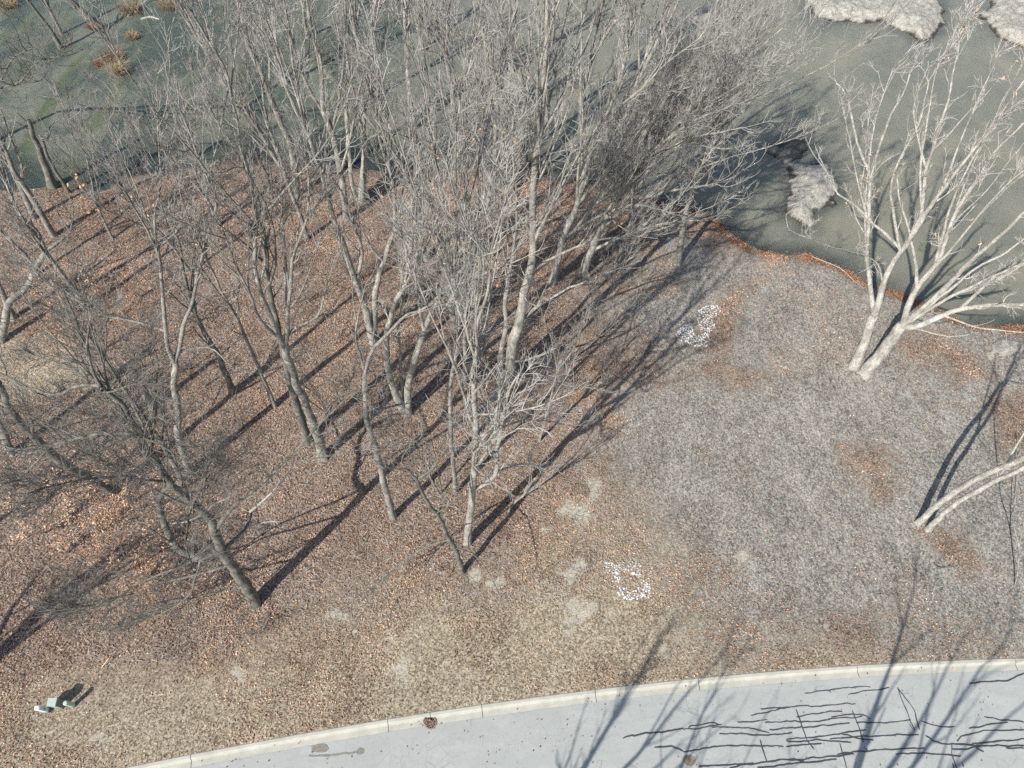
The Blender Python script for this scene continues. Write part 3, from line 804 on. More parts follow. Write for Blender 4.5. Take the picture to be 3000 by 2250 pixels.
TREE_TRIS = 0
FINE = .93
CROWN_BARK = [0]
def crown_mesh(V, Fq, tm, bm):
    me = mesh_np('crown', V, Fq, tm)
    me.materials.append(bm)
    mi = np.zeros(len(me.polygons), np.int32); mi[:CROWN_BARK[0]] = 1
    me.polygons.foreach_set('material_index', mi)
    return me
def crown_from(lines, dens=1.0, reach=1.0, wide=38, up=.10, fine=1.0, long_limbs=1.0, lead=1.0):
    """lines: list of (P,R, weight, t0) polylines of trunk and limbs; returns tube parts of the crown"""
    global TREE_TRIS
    parts = []; L2P, L2R, L2L = [], [], []; L1 = []
    subs = []
    long_parts = []
    for P, R, w, t0 in lines:
        Q, r, L = resample(P, R, 14)
        if long_limbs > 0 and L > 5:
            QP, QR, QL = grow(Q[None], r[None], np.array([L]), .42 * long_limbs * w, max(t0 * .8, .12), 20, .62, 14, up * .35, .05, .62, .11, .035, 3.5, 14.0)
            if len(QP):
                QR = QR[:, :1] * (np.linspace(1, .2, 14) ** .9)[None]
                long_parts.append(tubes(QP, np.maximum(QR, .022), 6))
                subs += [(QP[k], QR[k], w * .8, .12) for k in range(len(QP))]
    for P, R, w, t0 in list(lines) + subs:
        Q, r, L = resample(P, R, 14)
        g = grow(Q[None], r[None], np.array([L]), .85 * dens * w, t0, wide * .75, .36 * reach, 8, up * 1.4, .08, .5, .065, .024, 1.2, 7.5)
        # leader that carries the stem on
        tip = Q[-1]; T = Q[-1] - Q[-3]; T /= np.linalg.norm(T)
        nl = 2; ln = lead * np.clip(L * .2, 1.2, 3.8) * np.ones(nl)
        d = T[None] + rng.normal(0, .22, (nl, 3)); d /= np.linalg.norm(d, axis=1, keepdims=True)
        LQ = np.zeros((nl, 8, 3)); LQ[:, 0] = tip
        for k in range(1, 8):
            d = d + rng.normal(0, .15, (nl, 3)) + UP * up; d /= np.linalg.norm(d, axis=1, keepdims=True)
            LQ[:, k] = LQ[:, k - 1] + d * (ln / 7)[:, None]
        LR = np.clip(r[-1] * .8, .02, .07) * np.linspace(1, .35, 8)[None].repeat(nl, 0)
        L1.append((np.concatenate([g[0], LQ]), np.concatenate([g[1], LR]), np.concatenate([g[2], ln])))
        # a few small branches straight off the stems
        s = grow(Q[None], r[None], np.array([L]), .6 * dens * w, t0 * .7, 50, .09, 5, up, .2, .3, .04, .012, .6, 2.2)
        if len(s[0]): L2P.append(s[0]); L2R.append(s[1]); L2L.append(s[2])
    P1 = np.concatenate([x[0] for x in L1]); R1 = np.concatenate([x[1] for x in L1]); Ls = np.concatenate([x[2] for x in L1])
    parts += long_parts
    parts.append(tubes(P1, R1, 5))
    g2 = grow(P1, R1, Ls, 1.7 * dens, .12, 31, .5, 5, up * 1.2, .12, .5, .03, .0145, .7, 4.2)
    P2 = np.concatenate([g2[0]] + L2P); R2 = np.concatenate([g2[1]] + L2R); Lb = np.concatenate([g2[2]] + L2L)
    parts.append(tubes(P2, R2, 4))
    P3, R3, L3 = grow(P2, R2, Lb, 2.7 * dens * fine * FINE, .1, 32, .62, 3, .10, .16, .55, .016, .0105, .5, 2.3)
    parts.append(tubes(P3, R3, 3))
    P4, R4, L4 = grow(P3, R3, L3, 4.0 * fine * FINE, .1, 34, .6, 2, .1, .08, .7, .011, .0085, .3, 1.1)
    parts.append(tubes(P4, R4, 3))
    n_bark = sum(len(x[1]) for x in parts[:len(long_parts) + 1])
    V, Fq = merge(parts)
    CROWN_BARK[0] = n_bark
    TREE_TRIS += 2 * len(Fq[0])
    return V, Fq, P3

KINK = [1.0]
def stem_mesh(name, P, R, origin, mat, flare=False, ns=12):
    Q, r = smooth_line(P, R)
    K = max(6, int(np.linalg.norm(np.diff(Q, axis=0), axis=1).sum() / .42))
    K = min(K, 52)
    Q, r, L = resample(Q, r, K)
    # slight natural wander
    w = np.stack([fbm(np.linspace(0, L, K), np.zeros(K), 1.6, int(rng.integers(9999))) - .5 for _ in range(3)], 1) * [1, 1, .3]
    fade = np.minimum(1, np.arange(K) / 3)[:, None]
    w2 = np.stack([fbm(np.linspace(0, L, K), np.zeros(K), .9, int(rng.integers(9999)), 2) - .5 for _ in range(3)], 1)
    Q = Q + (w * r.mean() * .8 + w2 * (.12 + .5 * r.min()) * KINK[0]) * fade
    n = ns if r[0] > .09 else 7 if r[0] > .04 else 5
    V, Fq = tubes(Q[None], r[None], n)
    V = V.reshape(K, n, 3)
    # knotty, fluted skin
    k_ = np.arange(K)[:, None]; j_ = np.arange(n)[None, :]
    bump = 1 + .16 * (fbm(k_ * .55 + 0 * j_, j_ * .9 + 0 * k_, 1.7, int(rng.integers(9999)), 2) - .5) * 2
    if flare:
        s = np.linspace(0, L, K)[:, None]
        bump = bump * (1 + np.exp(-s / .5) * (.5 + .45 * np.sin(j_ * 2 * np.pi / n * 4 + rng.random() * 6)))
    V = Q[:, None, :] + (V - Q[:, None, :]) * bump[..., None]
    V = V.reshape(-1, 3)
    cap = np.arange(n)[None, :] + (K - 1) * n
    fs = [Fq, cap]
    me = mesh_np(name, V - origin, fs, mat)
    return me, Q, r

WSC = [1.0]
def lift(traces, base_z=0.0):
    """traces: list of dicts; gives each a 3D polyline"""
    done = []
    for tr in traces:
        px = tr['p']; w0, w1 = tr['w']
        pts = []
        if tr.get('on') is None:
            P0 = at(*px[0], base_z)
        else:
            par = done[tr['on']]['P']
            par, _ = smooth_line(par, np.ones(len(par)))
            u, v = proj(par)
            k = int(np.argmin((u - px[0][0]) ** 2 + (v - px[0][1]) ** 2))
            P0 = par[k]
        pts.append(P0)
        tilt = np.array([*tr.get('lean', (0, 0)), 1.0])
        if 'z' in tr:
            cum = np.r_[0, np.cumsum([math.dist(px[k], px[k + 1]) for k in range(len(px) - 1)])]
            zt = tr['z']
            for k in range(1, len(px)):
                f = cum[k] / cum[-1]
                pts.append(at(*px[k], P0[2] + (zt - P0[2]) * f))
        else:
            for k in range(1, len(px)):
                q_ = closest_on_ray(*px[k], pts[-1], tilt)
                if q_[2] < pts[-1][2] + .15: q_ = at(*px[k], pts[-1][2] + .3)
                pts.append(q_)
        P = np.array(pts)
        dep = np.array([depth_of(p) for p in P])
        f = np.linspace(0, 1, len(P)) ** .8
        R = (w0 + (w1 - w0) * f) / 2 * dep / FOCAL
        done.append({'P': P, 'R': np.maximum(R, .012) * WSC[0]})
    return done

def build_traced(name, label, tone, traces, base_z=0.0, dens=1.0, reach=1.0, wide=36, up=.10, fine=1.0, group=None, cat='tree', leaves=0, long_limbs=1.0, lead=1.0):
    bm_, tm_ = BARKS[tone]
    L = lift(traces, base_z)
    O = L[0]['P'][0].copy()
    root = thing(name, O, label, cat, group)
    lines = []
    for k, (tr, ln) in enumerate(zip(traces, L)):
        P, R = ln['P'].copy(), ln['R'].copy()
        ground_stem = tr.get('on') is None
        if ground_stem:
            P = np.vstack([P[0] - [0, 0, .5], P]); R = np.r_[R[0], R]
        nm = 'trunk' if ground_stem else ('dead_limb' if tr.get('dead') else 'limb')
        me, Q, r = stem_mesh(nm, P, R, O, M_DEAD if tr.get('dead') else bm_, flare=ground_stem)
        link(nm, me, root)
        if tr.get('bare'): continue
        lines.append((ln['P'], ln['R'], tr.get('k', 1.0), tr.get('t0', .4 if ground_stem else .15)))
    if lines:
        V, Fq, tw = crown_from(lines, dens, reach, wide, up, fine, long_limbs, lead)
        link('crown', crown_mesh(V - O, Fq, tm_, bm_), root)
        if leaves:
            sel = tw[rng.integers(0, len(tw), leaves)][:, -1]
            # keep to a few bunches
            c = tw[rng.integers(0, len(tw), 5)][:, 0]
            dmin = np.min(np.linalg.norm(sel[:, None] - c[None], axis=2), axis=1)
            sel = sel[dmin < 2.2]
            if len(sel):
                cols = np.array([(.55, .34, .20)]) * (.7 + .6 * rng.random((len(sel), 1)))
                link('withered_leaves', leaf_mesh('withered_leaves', sel - O + rng.normal(0, .06, sel.shape), .17, cols, .9), root)
    return root

def T(p, w, **k): return dict(p=p, w=w, **k)

TREES = []
# --- the big dark oak in the lower left
WSC[0] = .85; KINK[0] = 2.6
build_traced('oak_tree', 'large dark oak leaning left in the lower left corner with drooping lower branches', 'dark', [
 T([(746, 1768), (705, 1694), (651, 1613), (624, 1532), (542, 1455), (497, 1405), (438, 1333), (398, 1256), (357, 1184), (312, 1157), (294, 1130)], (40, 14), t0=.5, k=.8),
 T([(294, 1130), (226, 1130), (167, 1157), (77, 1134), (0, 1098), (-60, 1085)], (14, 6), on=0, z=19, k=.7),
 T([(312, 1140), (276, 1093), (208, 1071), (104, 1044)], (13, 5), on=0, z=19.5, k=.8),
 T([(640, 1625), (588, 1631), (520, 1608), (493, 1568), (475, 1500), (470, 1464), (497, 1425), (540, 1400)], (30, 13), on=0, z=10.0, k=.6),
 T([(398, 1283), (316, 1274), (203, 1288), (149, 1306), (90, 1329), (0, 1306), (-40, 1290)], (17, 6), on=0, z=15.5, k=.6),
 T([(149, 1306), (81, 1383), (0, 1437), (-40, 1450)], (10, 4), on=4, z=14.0, k=.6),
 T([(588, 1636), (497, 1676), (420, 1705), (316, 1771), (235, 1785)], (11, 2.5), on=3, z=4.5, k=1.1, t0=.3),
 T([(633, 1672), (547, 1690), (452, 1712), (375, 1755), (289, 1778)], (11, 2.5), on=0, z=4.0, k=1.1, t0=.3),
 T([(655, 1744), (565, 1752), (502, 1758)], (7, 3), on=0, z=2.8, k=1.1),
 T([(588, 1640), (575, 1690), (547, 1753), (452, 1807), (384, 1830)], (9, 2.5), on=3, z=3.0, k=1.1),
 T([(547, 1753), (552, 1789), (547, 1834)], (5, 2), on=9, z=2.5, k=.6),
 T([(664, 1771), (690, 1785), (705, 1825)], (5, 2), on=0, z=1.5, k=.6),
 T([(669, 1600), (700, 1570), (723, 1545), (732, 1500)], (15, 8), on=0, z=7.0, bare=1),
 T([(732, 1495), (791, 1446), (818, 1424), (809, 1383)], (9, 3), on=12, z=8.2, dead=1, bare=1),
 T([(818, 1424), (845, 1385), (872, 1365)], (6, 3), on=13, z=8.8, dead=1, bare=1),
 T([(723, 1545), (770, 1530), (823, 1532)], (7, 3), on=12, z=6.8, dead=1, bare=1),
 T([(500, 1535), (556, 1526), (633, 1473), (700, 1450)], (8, 3), on=3, z=8.8, dead=1, bare=1)],
 dens=1.35, reach=1.15, wide=56, up=.015, fine=1.35, leaves=0, long_limbs=.35)

WSC[0] = .86; KINK[0] = 1.0
build_traced('forked_tree', 'tall grey tree with pale foot and high three way fork above the dark oak', 'grey', [
 T([(945, 1338), (927, 1261), (895, 1184), (859, 1103), (840, 1040), (832, 1010)], (32, 24), bare=1),
 T([(835, 1018), (809, 976), (787, 908), (759, 840), (749, 780), (745, 698), (760, 600), (720, 488), (702, 409), (687, 318), (660, 210), (610, 120)], (20, 8), on=0, t0=.3),
 T([(835, 1018), (842, 976), (845, 908), (854, 818), (862, 740), (900, 640), (905, 520)], (18, 7), on=0),
 T([(842, 985), (868, 958), (913, 940), (940, 910), (955, 840)], (12, 5), on=2),
 T([(821, 1011), (770, 946), (752, 913), (734, 863), (687, 772), (672, 720), (640, 640)], (14, 5), on=0),
 T([(759, 840), (775, 760), (752, 680), (700, 640), (637, 586), (600, 500)], (11, 4), on=1)], dens=1.15, leaves=0)
build_traced('dark_trunk_tree', 'dark grey trunk standing close behind the pale footed forked tree', 'dark', [
 T([(900, 1290), (873, 1202), (854, 1134), (836, 1066), (815, 960), (790, 850), (780, 740), (770, 640), (790, 540)], (32, 9), t0=.6)], dens=.6)

build_traced('y_tree', 'pale barked tree with a clean Y fork in the open part of the wood', 'grey', [
 T([(556, 1390), (533, 1315), (524, 1270), (520, 1202), (511, 1112), (511, 1062)], (28, 20), bare=1),
 T([(511, 1058), (493, 1017), (484, 953), (479, 886), (475, 818), (466, 750), (427, 662), (380, 589), (351, 539)], (17, 6), on=0),
 T([(511, 1058), (529, 1003), (538, 953), (556, 908), (579, 813), (593, 745), (615, 662), (633, 582), (579, 524), (571, 445)], (17, 6), on=0),
 T([(556, 908), (590, 880), (642, 858)], (10, 5), on=2),
 T([(484, 965), (429, 949), (371, 935), (294, 922), (226, 881), (158, 849), (104, 800)], (11, 4), on=1, z=14.5),
 T([(518, 1035), (565, 1021), (619, 1017), (665, 1060)], (10, 4), on=2, z=9.5),
 T([(466, 750), (452, 643), (470, 560), (466, 420), (461, 250)], (10, 4), on=1),
 T([(472, 735), (524, 669), (553, 589)], (8, 3), on=1)], dens=1.15)
build_traced('broken_tree', 'short grey trunk with a snapped top left of the Y forked tree', 'grey', [
 T([(447, 1195), (425, 1150), (407, 1112), (388, 1090)], (26, 15), bare=1),
 T([(388, 1092), (350, 1105), (310, 1150)], (8, 4), on=0, z=5.5, k=.8),
 T([(395, 1095), (372, 1060), (340, 1040)], (8, 3), on=0, k=.8)], dens=.6)
build_traced('crooked_tree', 'dark crooked tree between the Y forked tree and the tall forked tree', 'dark', [
 T([(683, 1150), (655, 1075), (628, 1021), (601, 976), (574, 922), (553, 860), (538, 790), (520, 700)], (22, 8), t0=.3),
 T([(574, 922), (533, 890), (500, 860)], (8, 4), on=0)], dens=.75)
build_traced('thin_tree', 'thin pale tree leaning left with a tuft of withered leaves half way up', 'grey', [
 T([(805, 1190), (768, 1102), (723, 998), (696, 931), (651, 858), (615, 781), (580, 700), (542, 636)], (15, 5), t0=.45)], dens=.8, leaves=160)
build_traced('leaning_tree', 'massive dark trunk leaning left at the left edge behind the oak', 'dark', [
 T([(335, 1440), (271, 1405), (203, 1369), (158, 1333), (113, 1292), (72, 1252), (36, 1211), (0, 1134), (-40, 1040)], (34, 20), t0=.45)], dens=.8)
build_traced('edge_tree', 'pale footed tree cut by the left edge below the bare patch', 'grey', [
 T([(36, 1325), (5, 1260), (-30, 1180), (-70, 1080)], (26, 18), t0=.5)], dens=.5)
build_traced('edge_fork_tree', 'grey forked tree at the left edge just above the bare soil patch', 'grey', [
 T([(4, 1005), (14, 931), (27, 886), (68, 854), (99, 800), (134, 734)], (26, 17), bare=1),
 T([(134, 734), (108, 690), (61, 643), (30, 560), (-10, 470)], (13, 6), on=0), T([(134, 734), (163, 716), (205, 680), (215, 610)], (11, 5), on=0)], dens=1.1)
build_traced('straight_tree', 'slim grey trunk leaning left beside the orange leaf patch on the left', 'grey', [
 T([(249, 905), (231, 864), (199, 827), (163, 781), (137, 741), (108, 680), (54, 625), (20, 540)], (22, 8), t0=.4)], dens=1.1)
build_traced('stub_tree', 'grey butt of a tree in the shade at the left edge above the bare patch', 'grey', [
 T([(41, 935), (25, 900), (5, 850), (-30, 760)], (24, 12), t0=.5)], dens=.6)

# left shore
build_traced('snag', 'dark broken snag with a splintered top on the left shore', 'dark', [
 T([(152, 535), (130, 480), (113, 429), (95, 392), (82, 352)], (27, 14), bare=1),
 T([(90, 385), (72, 372), (40, 352)], (6, 3), on=0, bare=1), T([(82, 360), (68, 348), (48, 328)], (5, 2), on=0, bare=1)], dens=.6)
build_traced('shore_tree', 'thin grey shore tree with long dark side branches over the pond on the left', 'dark', [
 T([(196, 555), (149, 475), (127, 420), (118, 395)], (12, 8), bare=1),
 T([(118, 410), (145, 400), (150, 365), (200, 345), (262, 340)], (7, 3), on=0, z=9, k=.8),
 T([(125, 415), (170, 405), (211, 400)], (5, 2), on=0, z=8, k=.7)], dens=.5, reach=.8)
build_traced('shore_tree', 'leaning grey tree left of the broken snag', 'grey', [
 T([(158, 690), (110, 610), (68, 542), (30, 480), (0, 400), (-40, 300)], (22, 12), t0=.4)], dens=1.0)
build_traced('shore_tree', 'forked grey tree at the left edge beside the pond', 'grey', [
 T([(100, 640), (60, 545), (20, 470), (-20, 400)], (20, 10), t0=.4), T([(60, 545), (62, 480), (30, 400), (5, 330)], (12, 6), on=0)], dens=1.0)
build_traced('edge_branch_tree', 'dark limbed tree reaching into view from the left edge over the water', 'dark', [
 T([(-60, 420), (-45, 330), (-30, 290)], (20, 12), bare=1),
 T([(-30, 290), (0, 258), (60, 240), (110, 180), (175, 165)], (9, 3), on=0, z=13), T([(-30, 290), (15, 210), (40, 170), (95, 140)], (8, 3), on=0, z=14)], dens=.7, reach=.7)
# trees standing in the pond, upper left
for lab, tr in [('bare stem rising from the pond left of its darker neighbour', [T([(181, 142), (149, 90), (127, 59), (81, 0), (40, -60)], (15, 9), t0=.5)]),
                ('thin leaning stem standing in the pond between two other trunks', [T([(181, 99), (158, 54), (131, 0), (110, -50)], (12, 8), t0=.5)]),
                ('dark crooked trunk rising from the water beside the reed tufts', [T([(312, 86), (258, 45), (208, 0), (160, -50)], (14, 10), t0=.5)])]:
    build_traced('pond_tree', lab, 'dark' if 'dark' in lab else 'grey', tr, WATER_Z, dens=.5, fine=.6)

# middle band
build_traced('tall_tree', 'tall twin stemmed tree leaning left beside the water, left of the pale pair', 'grey', [
 T([(870, 570), (854, 434), (827, 370), (787, 271), (759, 194), (732, 145), (696, 0), (680, -60)], (24, 14), t0=.5),
 T([(787, 271), (790, 180), (770, 90), (760, 0)], (10, 6), on=0)], dens=1.0)
build_traced('tall_tree', 'long dark trunk rising left of centre with its fork over the pond', 'grey', [
 T([(1015, 640), (999, 515), (972, 384), (945, 325)], (24, 19), bare=1),
 T([(945, 325), (940, 181), (915, 100), (900, 0), (890, -60)], (14, 8), on=0), T([(945, 325), (905, 260), (870, 170), (840, 60), (830, -50)], (12, 7), on=0),
 T([(972, 384), (1000, 250), (1010, 120), (1000, -40)], (10, 6), on=0)], dens=1.1)
build_traced('triple_tree', 'pale tree with three tall stems from one foot left of the V shaped tree', 'pale', [
 T([(1096, 1005), (1077, 931), (1059, 868), (1036, 809), (1018, 750), (995, 687), (963, 597), (931, 475), (900, 384), (859, 307), (827, 217), (805, 113), (796, 0), (790, -50)], (27, 8), t0=.5),
 T([(1094, 1003), (1098, 908), (1104, 831), (1122, 773), (1150, 690), (1158, 655), (1154, 565), (1140, 497), (1113, 407), (1100, 300)], (24, 8), t0=.5),
 T([(1158, 640), (1190, 601), (1253, 551), (1316, 497), (1360, 400)], (13, 5), on=1),
 T([(1096, 1003), (1070, 900), (1045, 830), (1060, 740), (1030, 640), (1000, 560)], (18, 7), t0=.5)], dens=.9)
build_traced('v_tree', 'pale V shaped tree with two stems parting at the ground in mid wood', 'pale', [
 T([(1186, 1208), (1167, 1170), (1145, 1112), (1131, 1021), (1135, 967), (1154, 900), (1194, 818), (1217, 763), (1235, 680), (1250, 590)], (30, 9), t0=.5),
 T([(1194, 1208), (1196, 1134), (1217, 1048), (1244, 967), (1271, 900), (1325, 822), (1345, 740), (1400, 650), (1420, 560)], (28, 8), t0=.5),
 T([(1186, 1190), (1175, 1100), (1172, 1020), (1168, 950), (1180, 850), (1175, 760)], (13, 6), t0=.5)], dens=.8, leaves=300)
build_traced('bent_tree', 'grey tree with a bent limb reaching right, left of the V shaped pale tree', 'grey', [
 T([(1152, 1517), (1127, 1428), (1104, 1315), (1077, 1238), (1068, 1157), (1070, 1093)], (24, 15), bare=1),
 T([(1070, 1095), (1050, 1030), (1041, 967), (1055, 900), (1070, 840)], (10, 4), on=0),
 T([(1070, 1095), (1086, 1030), (1136, 976), (1190, 925), (1244, 905), (1300, 850), (1340, 760)], (15, 5), on=0),
 T([(1080, 1240), (1120, 1200), (1170, 1185)], (8, 4), on=0, z=7)], dens=.8)
build_traced('slender_tree', 'slender grey tree with a white foot between the bent tree and the pale fork', 'grey', [
 T([(1335, 1443), (1325, 1329), (1321, 1247), (1321, 1134), (1330, 1066), (1344, 1003), (1344, 931), (1335, 818), (1335, 750), (1335, 650), (1335, 565), (1335, 430), (1350, 300)], (17, 6), t0=.5)], dens=.9)
build_traced('slender_tree', 'straight thin tree with a bulging white foot left of the stout pale tree', 'pale', [
 T([(1362, 1121), (1362, 1021), (1362, 908), (1362, 795), (1358, 700), (1362, 600), (1370, 450), (1365, 300), (1360, 180)], (15, 6), t0=.45)], dens=.9)
build_traced('stout_tree', 'stout pale tree with three stems from one base in the middle of the wood', 'pale', [
 T([(1493, 1120), (1502, 1003), (1520, 944), (1533, 863), (1552, 795), (1561, 750), (1561, 542), (1579, 407), (1592, 249), (1600, 100), (1605, -20)], (42, 12), t0=.5),
 T([(1470, 1120), (1466, 1044), (1484, 953), (1479, 886), (1493, 795), (1502, 750), (1515, 640), (1510, 500)], (20, 8), t0=.5),
 T([(1561, 700), (1620, 600), (1680, 480), (1760, 360), (1880, 260)], (16, 6), on=0),
 T([(1552, 795), (1650, 740), (1740, 705), (1850, 690)], (12, 5), on=0, z=13),
 T([(1520, 944), (1600, 880), (1700, 830), (1800, 790)], (13, 5), on=0, z=12),
 T([(1505, 1070), (1560, 1050), (1640, 1015)], (11, 4), on=0, z=6)], dens=.95, leaves=200)
build_traced('front_tree', 'pale forked tree standing nearest the road in the middle of the wood', 'pale', [
 T([(1370, 1592), (1380, 1491), (1389, 1383), (1393, 1292), (1393, 1202), (1389, 1134), (1384, 1089), (1398, 1030), (1400, 950), (1430, 850), (1440, 760)], (27, 9), t0=.5),
 T([(1394, 1215), (1429, 1179), (1475, 1134), (1540, 1110), (1600, 1100)], (17, 6), on=0, z=13),
 T([(1384, 1450), (1420, 1419), (1452, 1383), (1457, 1329), (1466, 1270), (1479, 1202), (1493, 1143)], (18, 12), on=0),
 T([(1452, 1383), (1520, 1360), (1580, 1365)], (8, 4), on=2, z=6), T([(1470, 1250), (1540, 1230), (1610, 1235)], (8, 4), on=2, z=9)], dens=.85)
build_traced('low_tree', 'small dark tree with a white foot and drooping side branches nearest the grass', 'dark', [
 T([(1357, 1678), (1335, 1613), (1316, 1581), (1289, 1523), (1244, 1455), (1221, 1405), (1194, 1378)], (19, 8), t0=.5, k=.7),
 T([(1221, 1405), (1271, 1369), (1289, 1315)], (12, 6), on=0), T([(1316, 1581), (1240, 1604), (1181, 1645), (1095, 1717)], (8, 3), on=0, z=3.5, k=.6),
 T([(1320, 1590), (1271, 1636), (1240, 1700)], (6, 2.5), on=0, z=2.6, k=.6), T([(1330, 1600), (1398, 1631), (1447, 1708), (1462, 1740)], (6, 2.5), on=0, z=3, k=.6)], dens=.6, wide=45, up=.02)
build_traced('rear_tree', 'broad footed grey tree close behind the slender white footed tree', 'grey', [
 T([(1330, 960), (1318, 860), (1335, 800), (1310, 740), (1290, 690), (1270, 600)], (28, 9), t0=.4), T([(1330, 940), (1325, 880), (1340, 800), (1345, 720), (1370, 600)], (18, 8), on=0)], dens=.8)
build_traced('low_fork_tree', 'pale footed tree with a low crooked crown in front of the V shaped tree', 'grey', [
 T([(1290, 1450), (1262, 1400), (1250, 1330)], (8, 5), t0=.3)], dens=.6)
# shore group behind
build_traced('shore_pair_tree', 'two pale boles leaning out of one foot on the wooded shore', 'pale', [
 T([(1492, 560), (1475, 475), (1470, 400), (1455, 300), (1440, 180), (1430, 60)], (17, 8), t0=.4), T([(1497, 560), (1502, 475), (1515, 400), (1540, 280), (1550, 120)], (18, 8), t0=.4),
 T([(1490, 555), (1452, 480), (1452, 362), (1430, 250), (1420, 120)], (20, 8), t0=.4)], dens=.85, leaves=150)
build_traced('shore_pale_tree', 'pale two stemmed tree standing where the leaves meet the pond', 'pale', [
 T([(1059, 588), (1068, 452), (1063, 316), (1063, 203), (1086, 90), (1099, 27), (1105, -50)], (24, 12), t0=.4), T([(1052, 588), (1032, 542), (1014, 316), (1020, 180), (1010, 20), (1000, -50)], (18, 9), t0=.4)], dens=.9, leaves=120)
build_traced('shadow_tree', 'grey leaning tree on the right rim of the wood by the open soil', 'grey', [
 T([(1985, 770), (1995, 700), (2010, 620), (2050, 500), (2090, 380), (2120, 260)], (24, 9), t0=.3)], dens=.9, wide=40, reach=.8)
build_traced('outer_tree', 'pale tree sweeping right over the pond at the edge of the wood', 'pale', [
 T([(1705, 800), (1759, 669), (1814, 565), (1859, 452), (1950, 300), (2050, 180), (2100, 100)], (30, 9), t0=.25),
 T([(1814, 565), (1900, 480), (2020, 410), (2140, 380)], (15, 5), on=0, z=17), T([(1859, 452), (1960, 350), (2080, 300), (2180, 240)], (13, 5), on=0, z=20),
 T([(1759, 669), (1850, 600), (1960, 560), (2100, 540)], (15, 5), on=0, z=13),
 T([(1740, 710), (1850, 520), (1960, 390), (2080, 270), (2200, 190)], (14, 4), on=0, z=22), T([(1730, 740), (1830, 690), (1940, 655), (2060, 645)], (11, 4), on=0, z=9)], dens=1.05)
build_traced('outer_tree', 'pale many branched tree behind the sweeping one at the edge of the wood', 'pale', [
 T([(1620, 830), (1650, 700), (1690, 600), (1720, 480), (1780, 330), (1830, 180), (1850, 60)], (26, 8), t0=.3),
 T([(1690, 600), (1780, 500), (1880, 380), (1960, 250)], (13, 5), on=0), T([(1640, 740), (1760, 580), (1900, 450), (2040, 350), (2180, 300)], (14, 4), on=0, z=20), T([(1650, 700), (1740, 640), (1850, 600), (1950, 620)], (12, 5), on=0, z=13)], dens=1.05)

# the big white tree on the right
WSC[0] = .8
build_traced('white_tree', 'huge white barked tree with two trunks and spreading limbs over the right of the pond', 'white', [
 T([(2502, 1074), (2533, 1003), (2561, 922)], (36, 30), bare=1),
 T([(2561, 925), (2556, 886), (2547, 818), (2540, 750), (2547, 633), (2552, 520), (2583, 407), (2610, 339), (2646, 271), (2665, 215)], (20, 5), on=0, t0=.35),
 T([(2556, 515), (2511, 407), (2479, 280), (2450, 240)], (12, 4), on=1),
 T([(2561, 925), (2579, 877), (2592, 818), (2628, 750), (2651, 723), (2723, 610), (2791, 520), (2859, 429), (2949, 339), (3020, 270)], (27, 7), on=0, t0=.35),
 T([(2651, 715), (2696, 633), (2714, 497), (2741, 407), (2778, 294), (2790, 220), (2806, 160)], (17, 5), on=3, t0=.3),
 T([(2714, 497), (2690, 400), (2680, 300), (2720, 200)], (10, 4), on=4),
 T([(2640, 735), (2600, 690), (2542, 637), (2490, 590), (2452, 565), (2400, 455)], (13, 4), on=3),
 T([(2600, 830), (2560, 760), (2430, 720), (2350, 690)], (7, 3), on=3, z=15, k=.5),
 T([(2538, 1094), (2588, 1021), (2646, 953)], (48, 38), bare=1),
 T([(2640, 958), (2665, 886), (2687, 840), (2741, 773), (2764, 723), (2796, 633), (2859, 533), (2920, 440), (3000, 360)], (26, 7), on=8, t0=.35),
 T([(2687, 840), (2683, 790), (2670, 700), (2640, 600), (2630, 520)], (15, 5), on=9),
 T([(2640, 958), (2678, 958), (2746, 931), (2814, 904), (2904, 895), (3000, 890), (3080, 880)], (27, 12), on=8, z=11.5, t0=.3),
 T([(2814, 904), (2860, 860), (2900, 820), (2960, 780), (3040, 740)], (15, 8), on=11, z=14),
 T([(2660, 945), (2769, 840), (2836, 773), (2900, 715), (3000, 624), (3060, 580)], (21, 9), on=8, t0=.4),
 T([(2668, 948), (2780, 850), (2870, 780), (2950, 740), (3050, 660)], (12, 6), on=8, t0=.5, dead=1, bare=1),
 T([(2668, 975), (2769, 985), (2841, 980)], (7, 2.5), on=8, z=8, dead=1, bare=1),
 T([(2764, 930), (2850, 955), (2940, 970), (3020, 975)], (8, 4), on=11, z=9.5),
 T([(2546, 757), (2535, 640), (2540, 532), (2564, 355), (2611, 213)], (11, 3), on=1), T([(2546, 662), (2505, 496), (2463, 284)], (9, 3), on=1),
 T([(2635, 735), (2611, 567), (2635, 473), (2694, 355), (2720, 240)], (12, 4), on=3), T([(2690, 650), (2694, 508), (2717, 355), (2741, 213), (2788, 118)], (11, 3), on=3),
 T([(2753, 560), (2800, 449), (2859, 307), (2918, 177)], (11, 3), on=3), T([(2741, 773), (2753, 720), (2788, 591), (2847, 473), (2918, 355), (3000, 236)], (13, 4), on=9),
 T([(2700, 820), (2780, 740), (2860, 640), (2950, 540), (3040, 470)], (12, 4), on=9), T([(2690, 945), (2777, 875), (2895, 816), (3000, 768), (3080, 730)], (14, 6), on=8),
 T([(2660, 940), (2740, 890), (2850, 845), (2960, 800), (3060, 720)], (10, 5), on=8, z=13)],
 dens=.8, reach=.55, wide=32, up=.10, fine=1.5, leaves=300, long_limbs=.12, lead=.5)
